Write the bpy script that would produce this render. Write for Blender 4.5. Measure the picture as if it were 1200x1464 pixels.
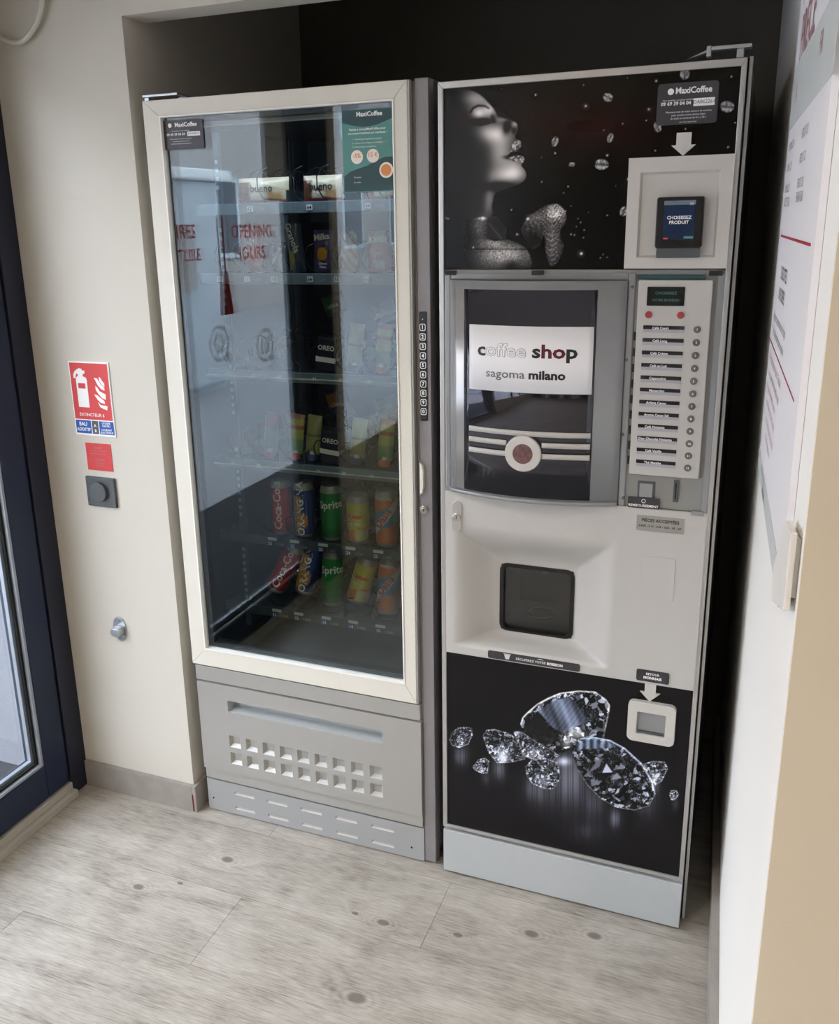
import bpy, bmesh, math, random
import numpy as np
from mathutils import Vector, Matrix
for o in list(bpy.data.objects): bpy.data.objects.remove(o)
S = bpy.context.scene; COL = S.collection
random.seed(7); RNG = np.random.default_rng(11)

# ------------------------------------------------------------------ camera, world, exposure
cd = bpy.data.cameras.new('camera'); cam = bpy.data.objects.new('camera', cd); COL.objects.link(cam)
rt = Vector((0.93018076, 0.36657135, -0.01972813)).normalized()
fw = Vector((-0.35790099, 0.89360045, -0.27089688)).normalized()
upv = rt.cross(fw); rt = fw.cross(upv)
M = Matrix((rt, upv, -fw)).transposed().to_4x4(); M.translation = Vector((0.6191, -1.7939, 1.5639))
cam.matrix_world = M
cd.sensor_fit = 'AUTO'; cd.sensor_width = 36; cd.lens = 1282.76 / 1464 * 36
cd.shift_x = (600 - 569.86) / 1464; cd.shift_y = (681.8 - 732) / 1464
cd.clip_start = 0.02
S.camera = cam
S.view_settings.view_transform = 'Standard'; S.view_settings.look = 'None'
S.view_settings.gamma = 1; S.view_settings.use_curve_mapping = False
S.view_settings.exposure = 0.62

W = bpy.data.worlds.new('overcast_sky'); S.world = W; W.use_nodes = True
wn = W.node_tree.nodes; wl = W.node_tree.links; wn.clear()
wo = wn.new('ShaderNodeOutputWorld'); wb = wn.new('ShaderNodeBackground')
tc = wn.new('ShaderNodeTexCoord'); sp = wn.new('ShaderNodeSeparateXYZ'); cr = wn.new('ShaderNodeValToRGB')
wl.new(tc.outputs['Generated'], sp.inputs[0]); wl.new(sp.outputs['Z'], cr.inputs[0])
cr.color_ramp.elements[0].position = 0.0; cr.color_ramp.elements[0].color = (.90, .93, .98, 1)
cr.color_ramp.elements[1].position = 0.9; cr.color_ramp.elements[1].color = (.84, .90, 1, 1)
wl.new(cr.outputs[0], wb.inputs[0]); wb.inputs[1].default_value = 8.5; wl.new(wb.outputs[0], wo.inputs[0])

def area(name, loc, rot, sx, sy, power, col, portal=False):
    l = bpy.data.lights.new(name, 'AREA'); l.shape = 'RECTANGLE'; l.size = sx; l.size_y = sy
    l.energy = power; l.color = col
    if portal: l.cycles.is_portal = True
    o = bpy.data.objects.new(name, l); COL.objects.link(o); o.location = loc; o.rotation_euler = rot
    return o
P2 = math.pi / 2
# sky portals in the two glazed openings of the left wall (facing +x)
area('door_sky_portal', (-1.34, -0.79, 1.1), (0, -P2, 0), 2.1, 1.3, 1, (1, 1, 1), True)
area('window_sky_portal', (-1.34, -3.4, 1.42), (0, -P2, 0), 1.8, 3.1, 1, (1, 1, 1), True)
# warm ceiling downlights of the room
for k, (lx, ly, pw) in enumerate([(-0.2, -1.55, 5), (1.4, -2.6, 9), (-0.3, -3.7, 7), (-.93, -5.2, 7)]):
    l = bpy.data.lights.new('downlight', 'AREA'); l.shape = 'DISK'; l.size = .16; l.energy = pw; l.color = (1, .86, .68)
    l.spread = 2.4
    o = bpy.data.objects.new('downlight', l); COL.objects.link(o); o.location = (lx, ly, 2.425)

def product_fill_lamp():   # unseen lamp added behind the door top to brighten the products
    l = bpy.data.lights.new('product_fill_light', 'AREA'); l.shape = 'RECTANGLE'; l.size = .5; l.size_y = .015; l.energy = .55; l.color = (.86, .93, 1)
    o = bpy.data.objects.new('product_fill_light', l); COL.objects.link(o); o.location = (-.37, .062, 1.78); o.rotation_euler = (.35, 0, 0)
# ------------------------------------------------------------------ materials
def lin(h):
    if isinstance(h, (tuple, list)): return tuple(h)
    h = h.lstrip('#'); c = [int(h[i:i+2], 16) / 255 for i in (0, 2, 4)]
    return tuple(x / 12.92 if x <= .04045 else ((x + .055) / 1.055) ** 2.4 for x in c)
def nt(name):
    m = bpy.data.materials.new(name); m.use_nodes = True
    return m, m.node_tree.nodes, m.node_tree.links, m.node_tree.nodes['Principled BSDF']
def mat(name, hexc, rough=.5, metal=0, var=.06, nscale=30, bump=0, bscale=200, coat=0, emit=0, spec=.5):
    m, n, l, b = nt(name); c = lin(hexc)
    t = n.new('ShaderNodeTexCoord'); no = n.new('ShaderNodeTexNoise'); no.inputs['Scale'].default_value = nscale
    no.inputs['Detail'].default_value = 3
    l.new(t.outputs['Object'], no.inputs['Vector'])
    r = n.new('ShaderNodeMapRange'); r.inputs[3].default_value = 1 - var; r.inputs[4].default_value = 1 + var
    l.new(no.outputs['Fac'], r.inputs[0])
    mx = n.new('ShaderNodeVectorMath'); mx.operation = 'SCALE'; mx.inputs[0].default_value = c[:3]
    l.new(r.outputs[0], mx.inputs['Scale']); l.new(mx.outputs[0], b.inputs['Base Color'])
    b.inputs['Roughness'].default_value = rough; b.inputs['Metallic'].default_value = metal
    b.inputs['Specular IOR Level'].default_value = spec
    if coat: b.inputs['Coat Weight'].default_value = coat; b.inputs['Coat Roughness'].default_value = .04
    if bump:
        n2 = n.new('ShaderNodeTexNoise'); n2.inputs['Scale'].default_value = bscale; n2.inputs['Detail'].default_value = 4
        l.new(t.outputs['Object'], n2.inputs['Vector'])
        bp = n.new('ShaderNodeBump'); bp.inputs['Strength'].default_value = bump; bp.inputs['Distance'].default_value = .002
        l.new(n2.outputs['Fac'], bp.inputs['Height']); l.new(bp.outputs[0], b.inputs['Normal'])
    if emit:
        l.new(mx.outputs[0], b.inputs['Emission Color']); b.inputs['Emission Strength'].default_value = emit
    return m
def glass_mat(name, tint=(1, 1, 1), gain=1.6, base=.05, rough=0.0):
    m = bpy.data.materials.new(name); m.use_nodes = True; n = m.node_tree.nodes; l = m.node_tree.links; n.clear()
    out = n.new('ShaderNodeOutputMaterial'); mix = n.new('ShaderNodeMixShader'); tr = n.new('ShaderNodeBsdfTransparent')
    gl = n.new('ShaderNodeBsdfGlossy'); gl.inputs['Roughness'].default_value = rough; gl.inputs['Color'].default_value = (.93, .97, 1, 1)
    # Schlick reflectance of each face of the thin pane (base at normal incidence)
    ge = n.new('ShaderNodeNewGeometry'); dp = n.new('ShaderNodeVectorMath'); dp.operation = 'DOT_PRODUCT'
    l.new(ge.outputs['Incoming'], dp.inputs[0]); l.new(ge.outputs['Normal'], dp.inputs[1])
    def mm(op, a, b=0.0, c=0.0, clamp=False):
        k = n.new('ShaderNodeMath'); k.operation = op; k.use_clamp = clamp
        for i, q in enumerate((a, b, c)):
            if isinstance(q, (int, float)): k.inputs[i].default_value = q
            else: l.new(q, k.inputs[i])
        return k.outputs[0]
    om = mm('SUBTRACT', 1.0, mm('ABSOLUTE', dp.outputs['Value']), clamp=True)
    l.new(mm('MULTIPLY_ADD', mm('POWER', om, 5.0), gain * (1 - base), base, True), mix.inputs[0])
    tr.inputs[0].default_value = (*tint, 1); l.new(tr.outputs[0], mix.inputs[1]); l.new(gl.outputs[0], mix.inputs[2])
    l.new(mix.outputs[0], out.inputs[0]); return m
def printed(name, rough=.35, coat=0, metal=0, spec=.5):
    m, n, l, b = nt(name); a = n.new('ShaderNodeAttribute'); a.attribute_name = 'Col'
    l.new(a.outputs['Color'], b.inputs['Base Color']); b.inputs['Roughness'].default_value = rough
    b.inputs['Metallic'].default_value = metal; b.inputs['Specular IOR Level'].default_value = spec
    if coat: b.inputs['Coat Weight'].default_value = coat; b.inputs['Coat Roughness'].default_value = .12
    return m
MT = dict(
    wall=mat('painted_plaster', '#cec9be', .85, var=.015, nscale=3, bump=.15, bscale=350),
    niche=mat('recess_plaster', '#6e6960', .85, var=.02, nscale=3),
    white_wall=mat('white_paint', '#f3f1ec', .8, var=.012, nscale=3, bump=.1, bscale=350),
    beige=mat('beige_paint', '#d8cbb5', .85, var=.02, nscale=4, bump=.15, bscale=300),
    handle=mat('handle_plastic', '#e9e6e0', .4, var=.01),
    rear=mat('rear_wall_paint', '#8d8981', .85, var=.02, nscale=3),
    ceiling=mat('ceiling_paint', '#e6e3dc', .9, var=.01),
    base=mat('baseboard_vinyl_wood', '#98918a', .6, var=.22, nscale=22),
    frame=mat('champagne_aluminium', '#dcd8cc', .42, var=.03, nscale=8, spec=.4),
    frame_in=mat('frame_inner_lip', '#f2f0ea', .4, var=.01),
    silver=mat('silver_paint', '#a9a7a2', .38, metal=.25, var=.02, nscale=60),
    silver_d=mat('mauve_grey_paint', '#8d888a', .42, metal=.2, var=.02),
    kick=mat('kick_silver', '#a7a8a8', .4, metal=.25, var=.02),
    body=mat('cabinet_dark_grey', '#4c4a49', .5, var=.03),
    cof=mat('warm_white_plastic', '#bcb9b4', .42, var=.012, nscale=20),
    cof_pale=mat('plain_grey_white', '#c6c2bc', .4, var=.012),  # slightly paler off-white than cof, for payment panel, arrows, badge and coin return
    cofkick=mat('cool_grey_paint', '#b2b6b7', .42, var=.02),
    cover=mat('smoked_cover_grey', '#8e8d8a', .25, var=.03),
    alu=mat('brushed_alu', '#bdbcba', .3, metal=.6, var=.04),
    chrome=mat('chrome', '#d8d8d8', .12, metal=1, var=.02),
    black=mat('black_plastic', '#0c0c0e', .35, var=.1),
    satin=mat('satin_black', '#1a1a1d', .45, var=.1),
    gap=mat('dark_gap', '#060607', .8),
    liner=mat('dark_liner', '#1b2732', .5, var=.08),
    gasket=mat('rubber_gasket', '#2c2e31', .6, var=.3, nscale=140),
    tray=mat('tray_dark_metal', '#3b4650', .4, metal=.3, var=.05),
    coil=mat('spiral_wire', '#23272c', .35, metal=.6),
    strip=mat('label_strip_plastic', '#6d7c88', .35, var=.04),
    led=mat('white_tag', '#e6ecff', .5, var=.01),
    grey_txt=mat('grey_print', '#8f99a3', .5),
    white=mat('white_print', '#f2f2f0', .5, var=.01),
    paper=mat('white_paper', '#ebe9ec', .6, var=.015, nscale=12),
    greytxt=mat('grey_ink', '#6d6d70', .6),
    lgrey=mat('light_grey_ink', '#c9cdcc', .6), coinst=mat('coin_sticker_grey', '#98968f', .4),
    pink=mat('faded_red_ink', '#b58489', .6),
    red=mat('red_print', '#d0403f', .5, var=.02),
    red_d=mat('dark_red_ink', '#a81f35', .5),
    blue=mat('blue_print', '#1f55ab', .5, var=.02),
    anthr=mat('anthracite_plastic', '#4d5153', .45, var=.03),
    navy=mat('navy_lacquer', '#17233d', .42, var=.05, spec=.35),
    navy_d=mat('navy_lacquer_dark', '#10162b', .45, var=.05),
    thresh=mat('threshold_alu', '#b9b5ac', .35, metal=.3, var=.05),
    bead=mat('glazing_bead', '#99a0a8', .35, metal=.3, var=.04),
    render=mat('rough_render', '#75787e', .95, var=.07, nscale=90, bump=.8, bscale=120),
    mat_floor=mat('entrance_mat', '#26282d', .95, var=.5, nscale=260, bump=.6, bscale=300),
    pave=mat('street_paving', '#a6a5a6', .9, var=.08, nscale=5),
    facade=mat('facade_render', '#b3aca8', .9, var=.06, nscale=2),
    facade2=mat('facade_pale', '#ccd2d8', .9, var=.05, nscale=2),
    winglass=mat('far_window_glass', '#39424c', .15, var=.1),
    steel=mat('satin_steel', '#b4b8bc', .3, metal=.7, var=.05),
    sticker=mat('dark_sticker', '#37363a', .42, var=.03),
    teal=mat('teal_print', '#4f8a83', .45, var=.03),
    teal_d=mat('dark_teal_print', '#1c4245', .45, var=.03),
    peach=mat('peach_print', '#efe3d8', .5), orange=mat('orange_ink', '#d98a4d', .5),
    screen=mat('terminal_screen', '#16243c', .2, emit=.25, var=.1, nscale=60),
    lcd=mat('lcd_glass', '#1d2322', .15, var=.3, nscale=40),
    slotw=mat('label_slot_grey', '#a8a5ac', .4), slotd=mat('label_slot_dark', '#17171b', .4),
    redbtn=mat('red_button', '#a23a3c', .35, coat=.4),
    steelbtn=mat('grey_button', '#6f6b66', .3, metal=.4, coat=.4),
    card=mat('white_card', '#efeef0', .4, var=.01),
    ink=mat('black_ink', '#242226', .4), wine=mat('wine_ink', '#6b1420', .4),
    bean=mat('coffee_beans_print', '#6b4a48', .5, var=.8, nscale=160),
    dglass=mat('smoked_drum_glass', '#4e4e55', .05, metal=.8, var=.03),
    trans=mat('clear_grey_polymer', '#8c8d8f', .18, var=.04, coat=.5),
    cable=mat('white_cable', '#c9c5ba', .4),
    lamp=mat('lamp_glow', '#ffd596', .5, emit=16),
    lampring=mat('lamp_ring', '#d9d6cf', .4),
    printg=printed('glossy_art_print', .22, spec=.22), prints=printed('satin_art_print', .42, spec=.25),
    pack=printed('packaging_print', .33, coat=.2), can=printed('can_print', .3, metal=.35, coat=.3),
    glass=glass_mat('window_glass', (.98, .99, 1), .8, .035),
    vglass=glass_mat('vending_glass', (.94, .98, .99), 1.0, .033),
    clear=glass_mat('clear_cover', (.95, .95, .95), 1.0, .04, .02),
)
def vinyl(name, h):
    m = mat(name, h, .5); n = m.node_tree.nodes; l = m.node_tree.links; b = n['Principled BSDF']
    t = n.new('ShaderNodeBsdfTranslucent'); t.inputs[0].default_value = (*lin(h), 1); mx = n.new('ShaderNodeMixShader'); mx.inputs[0].default_value = .5
    o = [q for q in n if q.type == 'OUTPUT_MATERIAL'][0]; l.new(b.outputs[0], mx.inputs[1]); l.new(t.outputs[0], mx.inputs[2]); l.new(mx.outputs[0], o.inputs[0]); return m
MT['vred'] = vinyl('red_vinyl', '#e0403c'); MT['vwhite'] = vinyl('white_vinyl', '#f4f4f4')
# ------------------------------------------------------------------ helpers
def link(name, me, m, parent=None):
    o = bpy.data.objects.new(name, me); COL.objects.link(o)
    if m is not None:
        for q in (m if isinstance(m, list) else [m]): me.materials.append(MT[q] if isinstance(q, str) else q)
    if parent: o.parent = parent; o.matrix_parent_inverse = parent.matrix_world.inverted()
    return o
def obj(name, bm, m, parent=None, smooth=False, bevel=0, seg=2):
    bmesh.ops.recalc_face_normals(bm, faces=bm.faces)
    me = bpy.data.meshes.new(name); bm.to_mesh(me); bm.free()
    if smooth: me.polygons.foreach_set('use_smooth', [True] * len(me.polygons))
    o = link(name, me, m, parent)
    if bevel:
        b = o.modifiers.new('bevel', 'BEVEL'); b.width = bevel; b.segments = seg; b.limit_method = 'ANGLE'; b.angle_limit = .6
    return o
def thing(name, label, cat, loc=(0, 0, 0), group=None):
    o = bpy.data.objects.new(name, None); COL.objects.link(o); o.empty_display_size = .05
    o.location = loc; o.matrix_world = Matrix.Translation(loc)
    return tag(o, label, cat, group)
def tag(o, label, cat, group=None):
    o['label'] = label; o['category'] = cat
    if group: o['group'] = group
    return o
def struct(o): o['kind'] = 'structure'; return o
def lab(o, s): o['label'] = s; return o
def bx(bm, x0, x1, y0, y1, z0, z1, mi=0):
    v = [bm.verts.new(p) for p in ((x0,y0,z0),(x1,y0,z0),(x1,y1,z0),(x0,y1,z0),(x0,y0,z1),(x1,y0,z1),(x1,y1,z1),(x0,y1,z1))]
    for f in ((3,2,1,0),(4,5,6,7),(0,1,5,4),(1,2,6,5),(2,3,7,6),(3,0,4,7)):
        bm.faces.new([v[i] for i in f]).material_index = mi
def box(name, x0, x1, y0, y1, z0, z1, m, parent=None, bevel=0):
    bm = bmesh.new(); bx(bm, x0, x1, y0, y1, z0, z1); return obj(name, bm, m, parent, bevel=bevel)
def prism(bm, pts, a0, a1, axis='y', mi=0):
    def q(p, a): return (p[0], a, p[1]) if axis == 'y' else ((a, p[0], p[1]) if axis == 'x' else (p[0], p[1], a))
    A = [bm.verts.new(q(p, a0)) for p in pts]; B = [bm.verts.new(q(p, a1)) for p in pts]; n = len(pts)
    bm.faces.new(A).material_index = mi; bm.faces.new(B[::-1]).material_index = mi
    for i in range(n): bm.faces.new((A[i], B[i], B[(i+1) % n], A[(i+1) % n])).material_index = mi
def rrect(x0, x1, z0, z1, r, n=4):
    P = []
    for cx, cz, a in ((x1-r, z1-r, 0), (x0+r, z1-r, 90), (x0+r, z0+r, 180), (x1-r, z0+r, 270)):
        for i in range(n+1):
            t = math.radians(a + 90 * i / n); P.append((cx + r*math.cos(t), cz + r*math.sin(t)))
    return P
def plate(name, pts, y0, y1, m, parent=None, bevel=0, axis='y'):
    bm = bmesh.new(); prism(bm, pts, y0, y1, axis); return obj(name, bm, m, parent, bevel=bevel)
def circ(cx, cz, r, n=24, sx=1): return [(cx + sx*r*math.cos(2*math.pi*i/n), cz + r*math.sin(2*math.pi*i/n)) for i in range(n)]
def tube(bm, pts, r, n=8, cap=True):
    pts = [Vector(p) for p in pts]; rings = []
    t0 = (pts[1]-pts[0]).normalized(); a = t0.orthogonal().normalized()
    for i, p in enumerate(pts):
        t = (pts[min(i+1, len(pts)-1)] - pts[max(i-1, 0)]).normalized()
        a = (a - t * a.dot(t)).normalized(); b = t.cross(a)
        rings.append([bm.verts.new(p + r*(a*math.cos(2*math.pi*k/n) + b*math.sin(2*math.pi*k/n))) for k in range(n)])
    for A, B in zip(rings, rings[1:]):
        for k in range(n): bm.faces.new((A[k], A[(k+1) % n], B[(k+1) % n], B[k]))
    if cap: bm.faces.new(rings[0][::-1]); bm.faces.new(rings[-1])
def pockets(bm, x0, x1, z0, z1, y, thick, holes):
    """flat front at y with recessed pockets: (x0,x1,z0,z1,depth,inset,mi)"""
    xs = sorted({x0, x1} | {h[0] for h in holes} | {h[1] for h in holes})
    zs = sorted({z0, z1} | {h[2] for h in holes} | {h[3] for h in holes})
    vc = {}
    def V(x, yy, z):
        k = (round(x, 5), round(yy, 5), round(z, 5))
        if k not in vc: vc[k] = bm.verts.new(k)
        return vc[k]
    for i in range(len(xs)-1):
        for j in range(len(zs)-1):
            cx = (xs[i]+xs[i+1])/2; cz = (zs[j]+zs[j+1])/2
            if any(h[0] < cx < h[1] and h[2] < cz < h[3] for h in holes): continue
            bm.faces.new((V(xs[i], y, zs[j]), V(xs[i+1], y, zs[j]), V(xs[i+1], y, zs[j+1]), V(xs[i], y, zs[j+1])))
    for h in holes:
        a, b, c, d, dep, ins, mi = h
        xi = [q for q in xs if a-1e-6 <= q <= b+1e-6]; zi = [q for q in zs if c-1e-6 <= q <= d+1e-6]
        O = [(q, c) for q in xi] + [(b, q) for q in zi[1:]] + [(q, d) for q in xi[::-1][1:]] + [(a, q) for q in zi[::-1][1:-1]]
        def inn(p):
            return (min(max(p[0], a+ins), b-ins), min(max(p[1], c+ins), d-ins))
        Ov = [V(p[0], y, p[1]) for p in O]; Iv = [bm.verts.new((inn(p)[0], y+dep, inn(p)[1])) for p in O]
        n = len(O)
        for k in range(n):
            bm.faces.new((Ov[k], Ov[(k+1) % n], Iv[(k+1) % n], Iv[k])).material_index = mi
        f = bm.faces.new(Iv); f.material_index = mi
    # rim around the plate
    R = [(x0, z0), (x1, z0), (x1, z1), (x0, z1)]
    F = [bm.verts.new((p[0], y, p[1])) for p in R]; B = [bm.verts.new((p[0], y+thick, p[1])) for p in R]
    for k in range(4): bm.faces.new((F[k], B[k], B[(k+1) % 4], F[(k+1) % 4]))
# text: list of (string, u, v, size, align, bold); plane(u, v, d) -> 3D
def tverts(s, size, align='CENTER', bold=0, sx=1.0, spacing=1.0):
    c = bpy.data.curves.new('t', 'FONT'); c.body = s; c.size = size; c.align_x = align; c.align_y = 'CENTER'
    c.offset = bold * size; c.resolution_u = 2; c.space_character = spacing
    o = bpy.data.objects.new('t', c); COL.objects.link(o)
    dg = bpy.context.evaluated_depsgraph_get(); me = bpy.data.meshes.new_from_object(o.evaluated_get(dg))
    V = [(v.co.x * sx, v.co.y) for v in me.vertices]; F = [tuple(p.vertices) for p in me.polygons]
    bpy.data.objects.remove(o); bpy.data.curves.remove(c); bpy.data.meshes.remove(me)
    return V, F
def text(name, lines, plane, m, parent, rot=0, thick=0):
    big = [L for L in lines if L[3] >= .0105]
    if len(lines) > 1 and big and name != 'digits' and name not in ('numbers', 'prices'):
        for L in big: last = text(name, [L], plane, m, parent, rot)
        lines = [L for L in lines if L[3] < .0105]
        if not lines: return last
    Vs, Fs = [], []
    for L in lines:
        if len(L) > 4 and isinstance(L[4], tuple):
            V, F = tverts(L[0], L[3], 'CENTER', L[5] if len(L) > 5 else 0); xa = [a for a, b in (tverts(L[0], L[3], 'CENTER', L[4][2])[0] if len(L[4]) > 2 else V)]; w0 = max(xa)-min(xa)
            s_ = L[4][1]/w0; c_ = (max(xa)+min(xa))/2; o = len(Vs)
            if len(L) > 6: F = [f for f in F if all(L[6][0] < (V[i][0]-c_)*s_ < L[6][1] for i in f)]
            Vs += [plane(L[1] + (a-c_)*s_, L[2]+b) for a, b in V]; Fs += [tuple(i+o for i in f) for f in F]; continue
        s, u, v, size = L[:4]; al = L[4] if len(L) > 4 else 'CENTER'; bo = L[5] if len(L) > 5 else 0; sx = L[6] if len(L) > 6 else 1
        r = L[7] if len(L) > 7 else rot
        V, F = tverts(s, size, al, bo, sx); o = len(Vs); c, sn = math.cos(r), math.sin(r)
        Vs += [plane(u + a*c - b*sn, v + a*sn + b*c) for a, b in V]; Fs += [tuple(i+o for i in f) for f in F]
    me = bpy.data.meshes.new(name); me.from_pydata(Vs, [], Fs)
    return link(name, me, m, parent)
def ptext(lines, plane, m, root):
    for L in lines:
        q = text('lettering', [L], plane, m, None); q.parent = root
def front(y): return lambda u, v: (u, y, v)
def canvas(name, x0, x1, z0, z1, y, step, fn, m, parent, holes=()):
    """flat print: a fine sheet whose printed colours are computed per vertex (sRGB -> linear)"""
    nx = int((x1-x0)/step)+1; nz = int((z1-z0)/step)+1
    X, Z = np.meshgrid(np.linspace(x0, x1, nx), np.linspace(z0, z1, nz))
    C = np.clip(fn(X.ravel(), Z.ravel()), 0, 1)
    C = np.where(C <= .04045, C/12.92, ((C+.055)/1.055)**2.4)
    V = np.stack([X.ravel(), np.full(X.size, y), Z.ravel()], 1)
    i = np.arange((nz-1)*(nx-1)); r = i//(nx-1); c = i % (nx-1); a = r*nx+c
    Q = np.stack([a, a+1, a+nx+1, a+nx], 1)
    me = bpy.data.meshes.new(name); me.vertices.add(len(V)); me.vertices.foreach_set('co', V.ravel())
    me.loops.add(Q.size); me.loops.foreach_set('vertex_index', Q.ravel().astype(np.int32))
    me.polygons.add(len(Q)); me.polygons.foreach_set('loop_start', (np.arange(len(Q))*4).astype(np.int32))
    me.update(calc_edges=True)
    at = me.color_attributes.new('Col', 'FLOAT_COLOR', 'POINT')
    at.data.foreach_set('color', np.concatenate([C, np.ones((len(C), 1))], 1).ravel())
    return link(name, me, m, parent)
def vcol(me, fn):
    n = len(me.vertices); co = np.empty(n*3); me.vertices.foreach_get('co', co); co = co.reshape(-1, 3)
    C = np.clip(fn(co), 0, 1); C = np.where(C <= .04045, C/12.92, ((C+.055)/1.055)**2.4)
    at = me.color_attributes.new('Col', 'FLOAT_COLOR', 'POINT')
    at.data.foreach_set('color', np.concatenate([C, np.ones((n, 1))], 1).ravel())
def rgb(h): h = h.lstrip('#'); return np.array([int(h[i:i+2], 16)/255 for i in (0, 2, 4)])
def sstep(x, a, b): t = np.clip((x-a)/(b-a), 0, 1); return t*t*(3-2*t)

# ------------------------------------------------------------------ setting
RK = .04
def RX(y, x0=.648): return x0 - RK*y
# floor: vinyl planks, each a piece
def floor_mat():
    m, n, l, b = nt('vinyl_oak_planks')
    g = n.new('ShaderNodeNewGeometry'); oi = n.new('ShaderNodeObjectInfo')
    def mth(op, a, c=None, d=None, clamp=False):
        k = n.new('ShaderNodeMath'); k.operation = op; k.use_clamp = clamp
        for i, q in enumerate((a, c, d)):
            if q is None: continue
            if isinstance(q, (int, float)): k.inputs[i].default_value = q
            else: l.new(q, k.inputs[i])
        return k.outputs[0]
    s = n.new('ShaderNodeSeparateXYZ'); l.new(g.outputs['Position'], s.inputs[0]); X, Y = s.outputs[0], s.outputs[1]
    knots = [(-.536,-.148,1),(-.69,-.31,.9),(-.6,-.263,.5),(-.077,-.209,.9),(.098,-.185,.7),(-.048,-.424,1.3),(.254,-.123,1),(.389,-.08,1),
             (.2,-.62,1),(-.6,-.8,1),(.4,-1.0,1),(-.3,-1.3,1),(-.15,-.205,.5),(.0,-1.9,1),(1.3,-1.6,1)]
    warp = None; core = None; ring = None
    for kx, ky, ks in knots:
        dx = mth('MULTIPLY', mth('SUBTRACT', X, kx), .62); dy = mth('SUBTRACT', Y, ky)
        d2 = mth('ADD', mth('MULTIPLY', dx, dx), mth('MULTIPLY', dy, dy))
        e = mth('EXPONENT', mth('MULTIPLY', d2, -1/(.05*ks)**2))
        w = mth('MULTIPLY', e, ks*.35); 
        c = mth('EXPONENT', mth('MULTIPLY', mth('MULTIPLY', d2, d2), -1/(.0105*ks)**4))
        warp = w if warp is None else mth('ADD', warp, w); core = c if core is None else mth('ADD', core, c)
        q = mth('SQRT', d2); rr = mth('MULTIPLY', mth('SINE', mth('MULTIPLY', q, 620/ks)), mth('EXPONENT', mth('MULTIPLY', q, -60/ks)))
        ring = rr if ring is None else mth('ADD', ring, rr)
    cb = n.new('ShaderNodeCombineXYZ')
    l.new(mth('ADD', mth('MULTIPLY', X, 1.6), mth('MULTIPLY', oi.outputs['Random'], 9)), cb.inputs[0])
    l.new(mth('ADD', mth('MULTIPLY', Y, 15), mth('MULTIPLY', warp, 2.2)), cb.inputs[1])
    l.new(oi.outputs['Random'], cb.inputs[2])
    n1 = n.new('ShaderNodeTexNoise'); n1.inputs['Scale'].default_value = 1.6; n1.inputs['Detail'].default_value = 7; n1.inputs['Roughness'].default_value = .62
    n1.inputs['Distortion'].default_value = .5
    l.new(cb.outputs[0], n1.inputs['Vector'])
    mp = n.new('ShaderNodeMapping'); mp.inputs['Scale'].default_value = (22, 330, 1); l.new(g.outputs['Position'], mp.inputs[0])
    n2 = n.new('ShaderNodeTexNoise'); n2.inputs['Scale'].default_value = 1; n2.inputs['Detail'].default_value = 5; l.new(mp.outputs[0], n2.inputs['Vector'])
    n3 = n.new('ShaderNodeTexNoise'); n3.inputs['Scale'].default_value = 7; n3.inputs['Detail'].default_value = 6; n3.inputs['Roughness'].default_value = .65; l.new(g.outputs['Position'], n3.inputs['Vector'])
    f = mth('ADD', mth('MULTIPLY', n1.outputs[0], .38), mth('MULTIPLY', n2.outputs[0], .44))
    f = mth('ADD', f, mth('MULTIPLY', n3.outputs[0], .34)); f = mth('ADD', f, mth('MULTIPLY', ring, .085))
    cr = n.new('ShaderNodeValToRGB'); l.new(f, cr.inputs[0]); e = cr.color_ramp.elements
    e[0].position = .40; e[0].color = (*lin('#6a635b'), 1); e[1].position = .74; e[1].color = (*lin('#bab4aa'), 1)
    k = cr.color_ramp.elements.new(.55); k.color = (*lin('#9c958b'), 1)
    mx = n.new('ShaderNodeMix'); mx.data_type = 'RGBA'; l.new(mth('MULTIPLY', core, .8, clamp=True), mx.inputs[0])
    l.new(cr.outputs[0], mx.inputs[6]); mx.inputs[7].default_value = (*lin('#57514a'), 1)
    l.new(mx.outputs[2], b.inputs['Base Color']); b.inputs['Roughness'].default_value = .5
    bp = n.new('ShaderNodeBump'); bp.inputs['Strength'].default_value = .25; bp.inputs['Distance'].default_value = .0015
    l.new(f, bp.inputs['Height']); l.new(bp.outputs[0], b.inputs['Normal'])
    return m
MT['floor'] = floor_mat()
fl = box('floor', -1.12, 3.0, -6.5, .9, -.06, -.004, 'gap'); struct(fl)
rows = [(.19, .41, -.9), (-.03, .19, -.48), (-.25, -.03, .03), (-.472, -.25, -.43), (-.692, -.472, -.9)]
y = -.692; j = .2
for k in range(14): rows.append((y-.22, y, ((j*k*3.7) % 1.22)-1)); y -= .22
rows += [(.41, .63, -.1), (.63, .85, .3)]
g = .0009
for (a, b, jx) in rows:
    x = jx
    while x > -1.12: x -= 1.22
    while x < 3.0:
        x0, x1 = max(x, -1.12), min(x+1.22, 3.0)
        if x1 - x0 > .02:
            bm = bmesh.new(); bx(bm, x0+g/2, x1-g/2, a+g/2, b-g/2, -.004, 0); obj('plank', bm, 'floor', fl)
        x += 1.22
box('floor_far', -1.12, 3.0, -6.5, y, -.004, 0, 'floor', fl)

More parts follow.
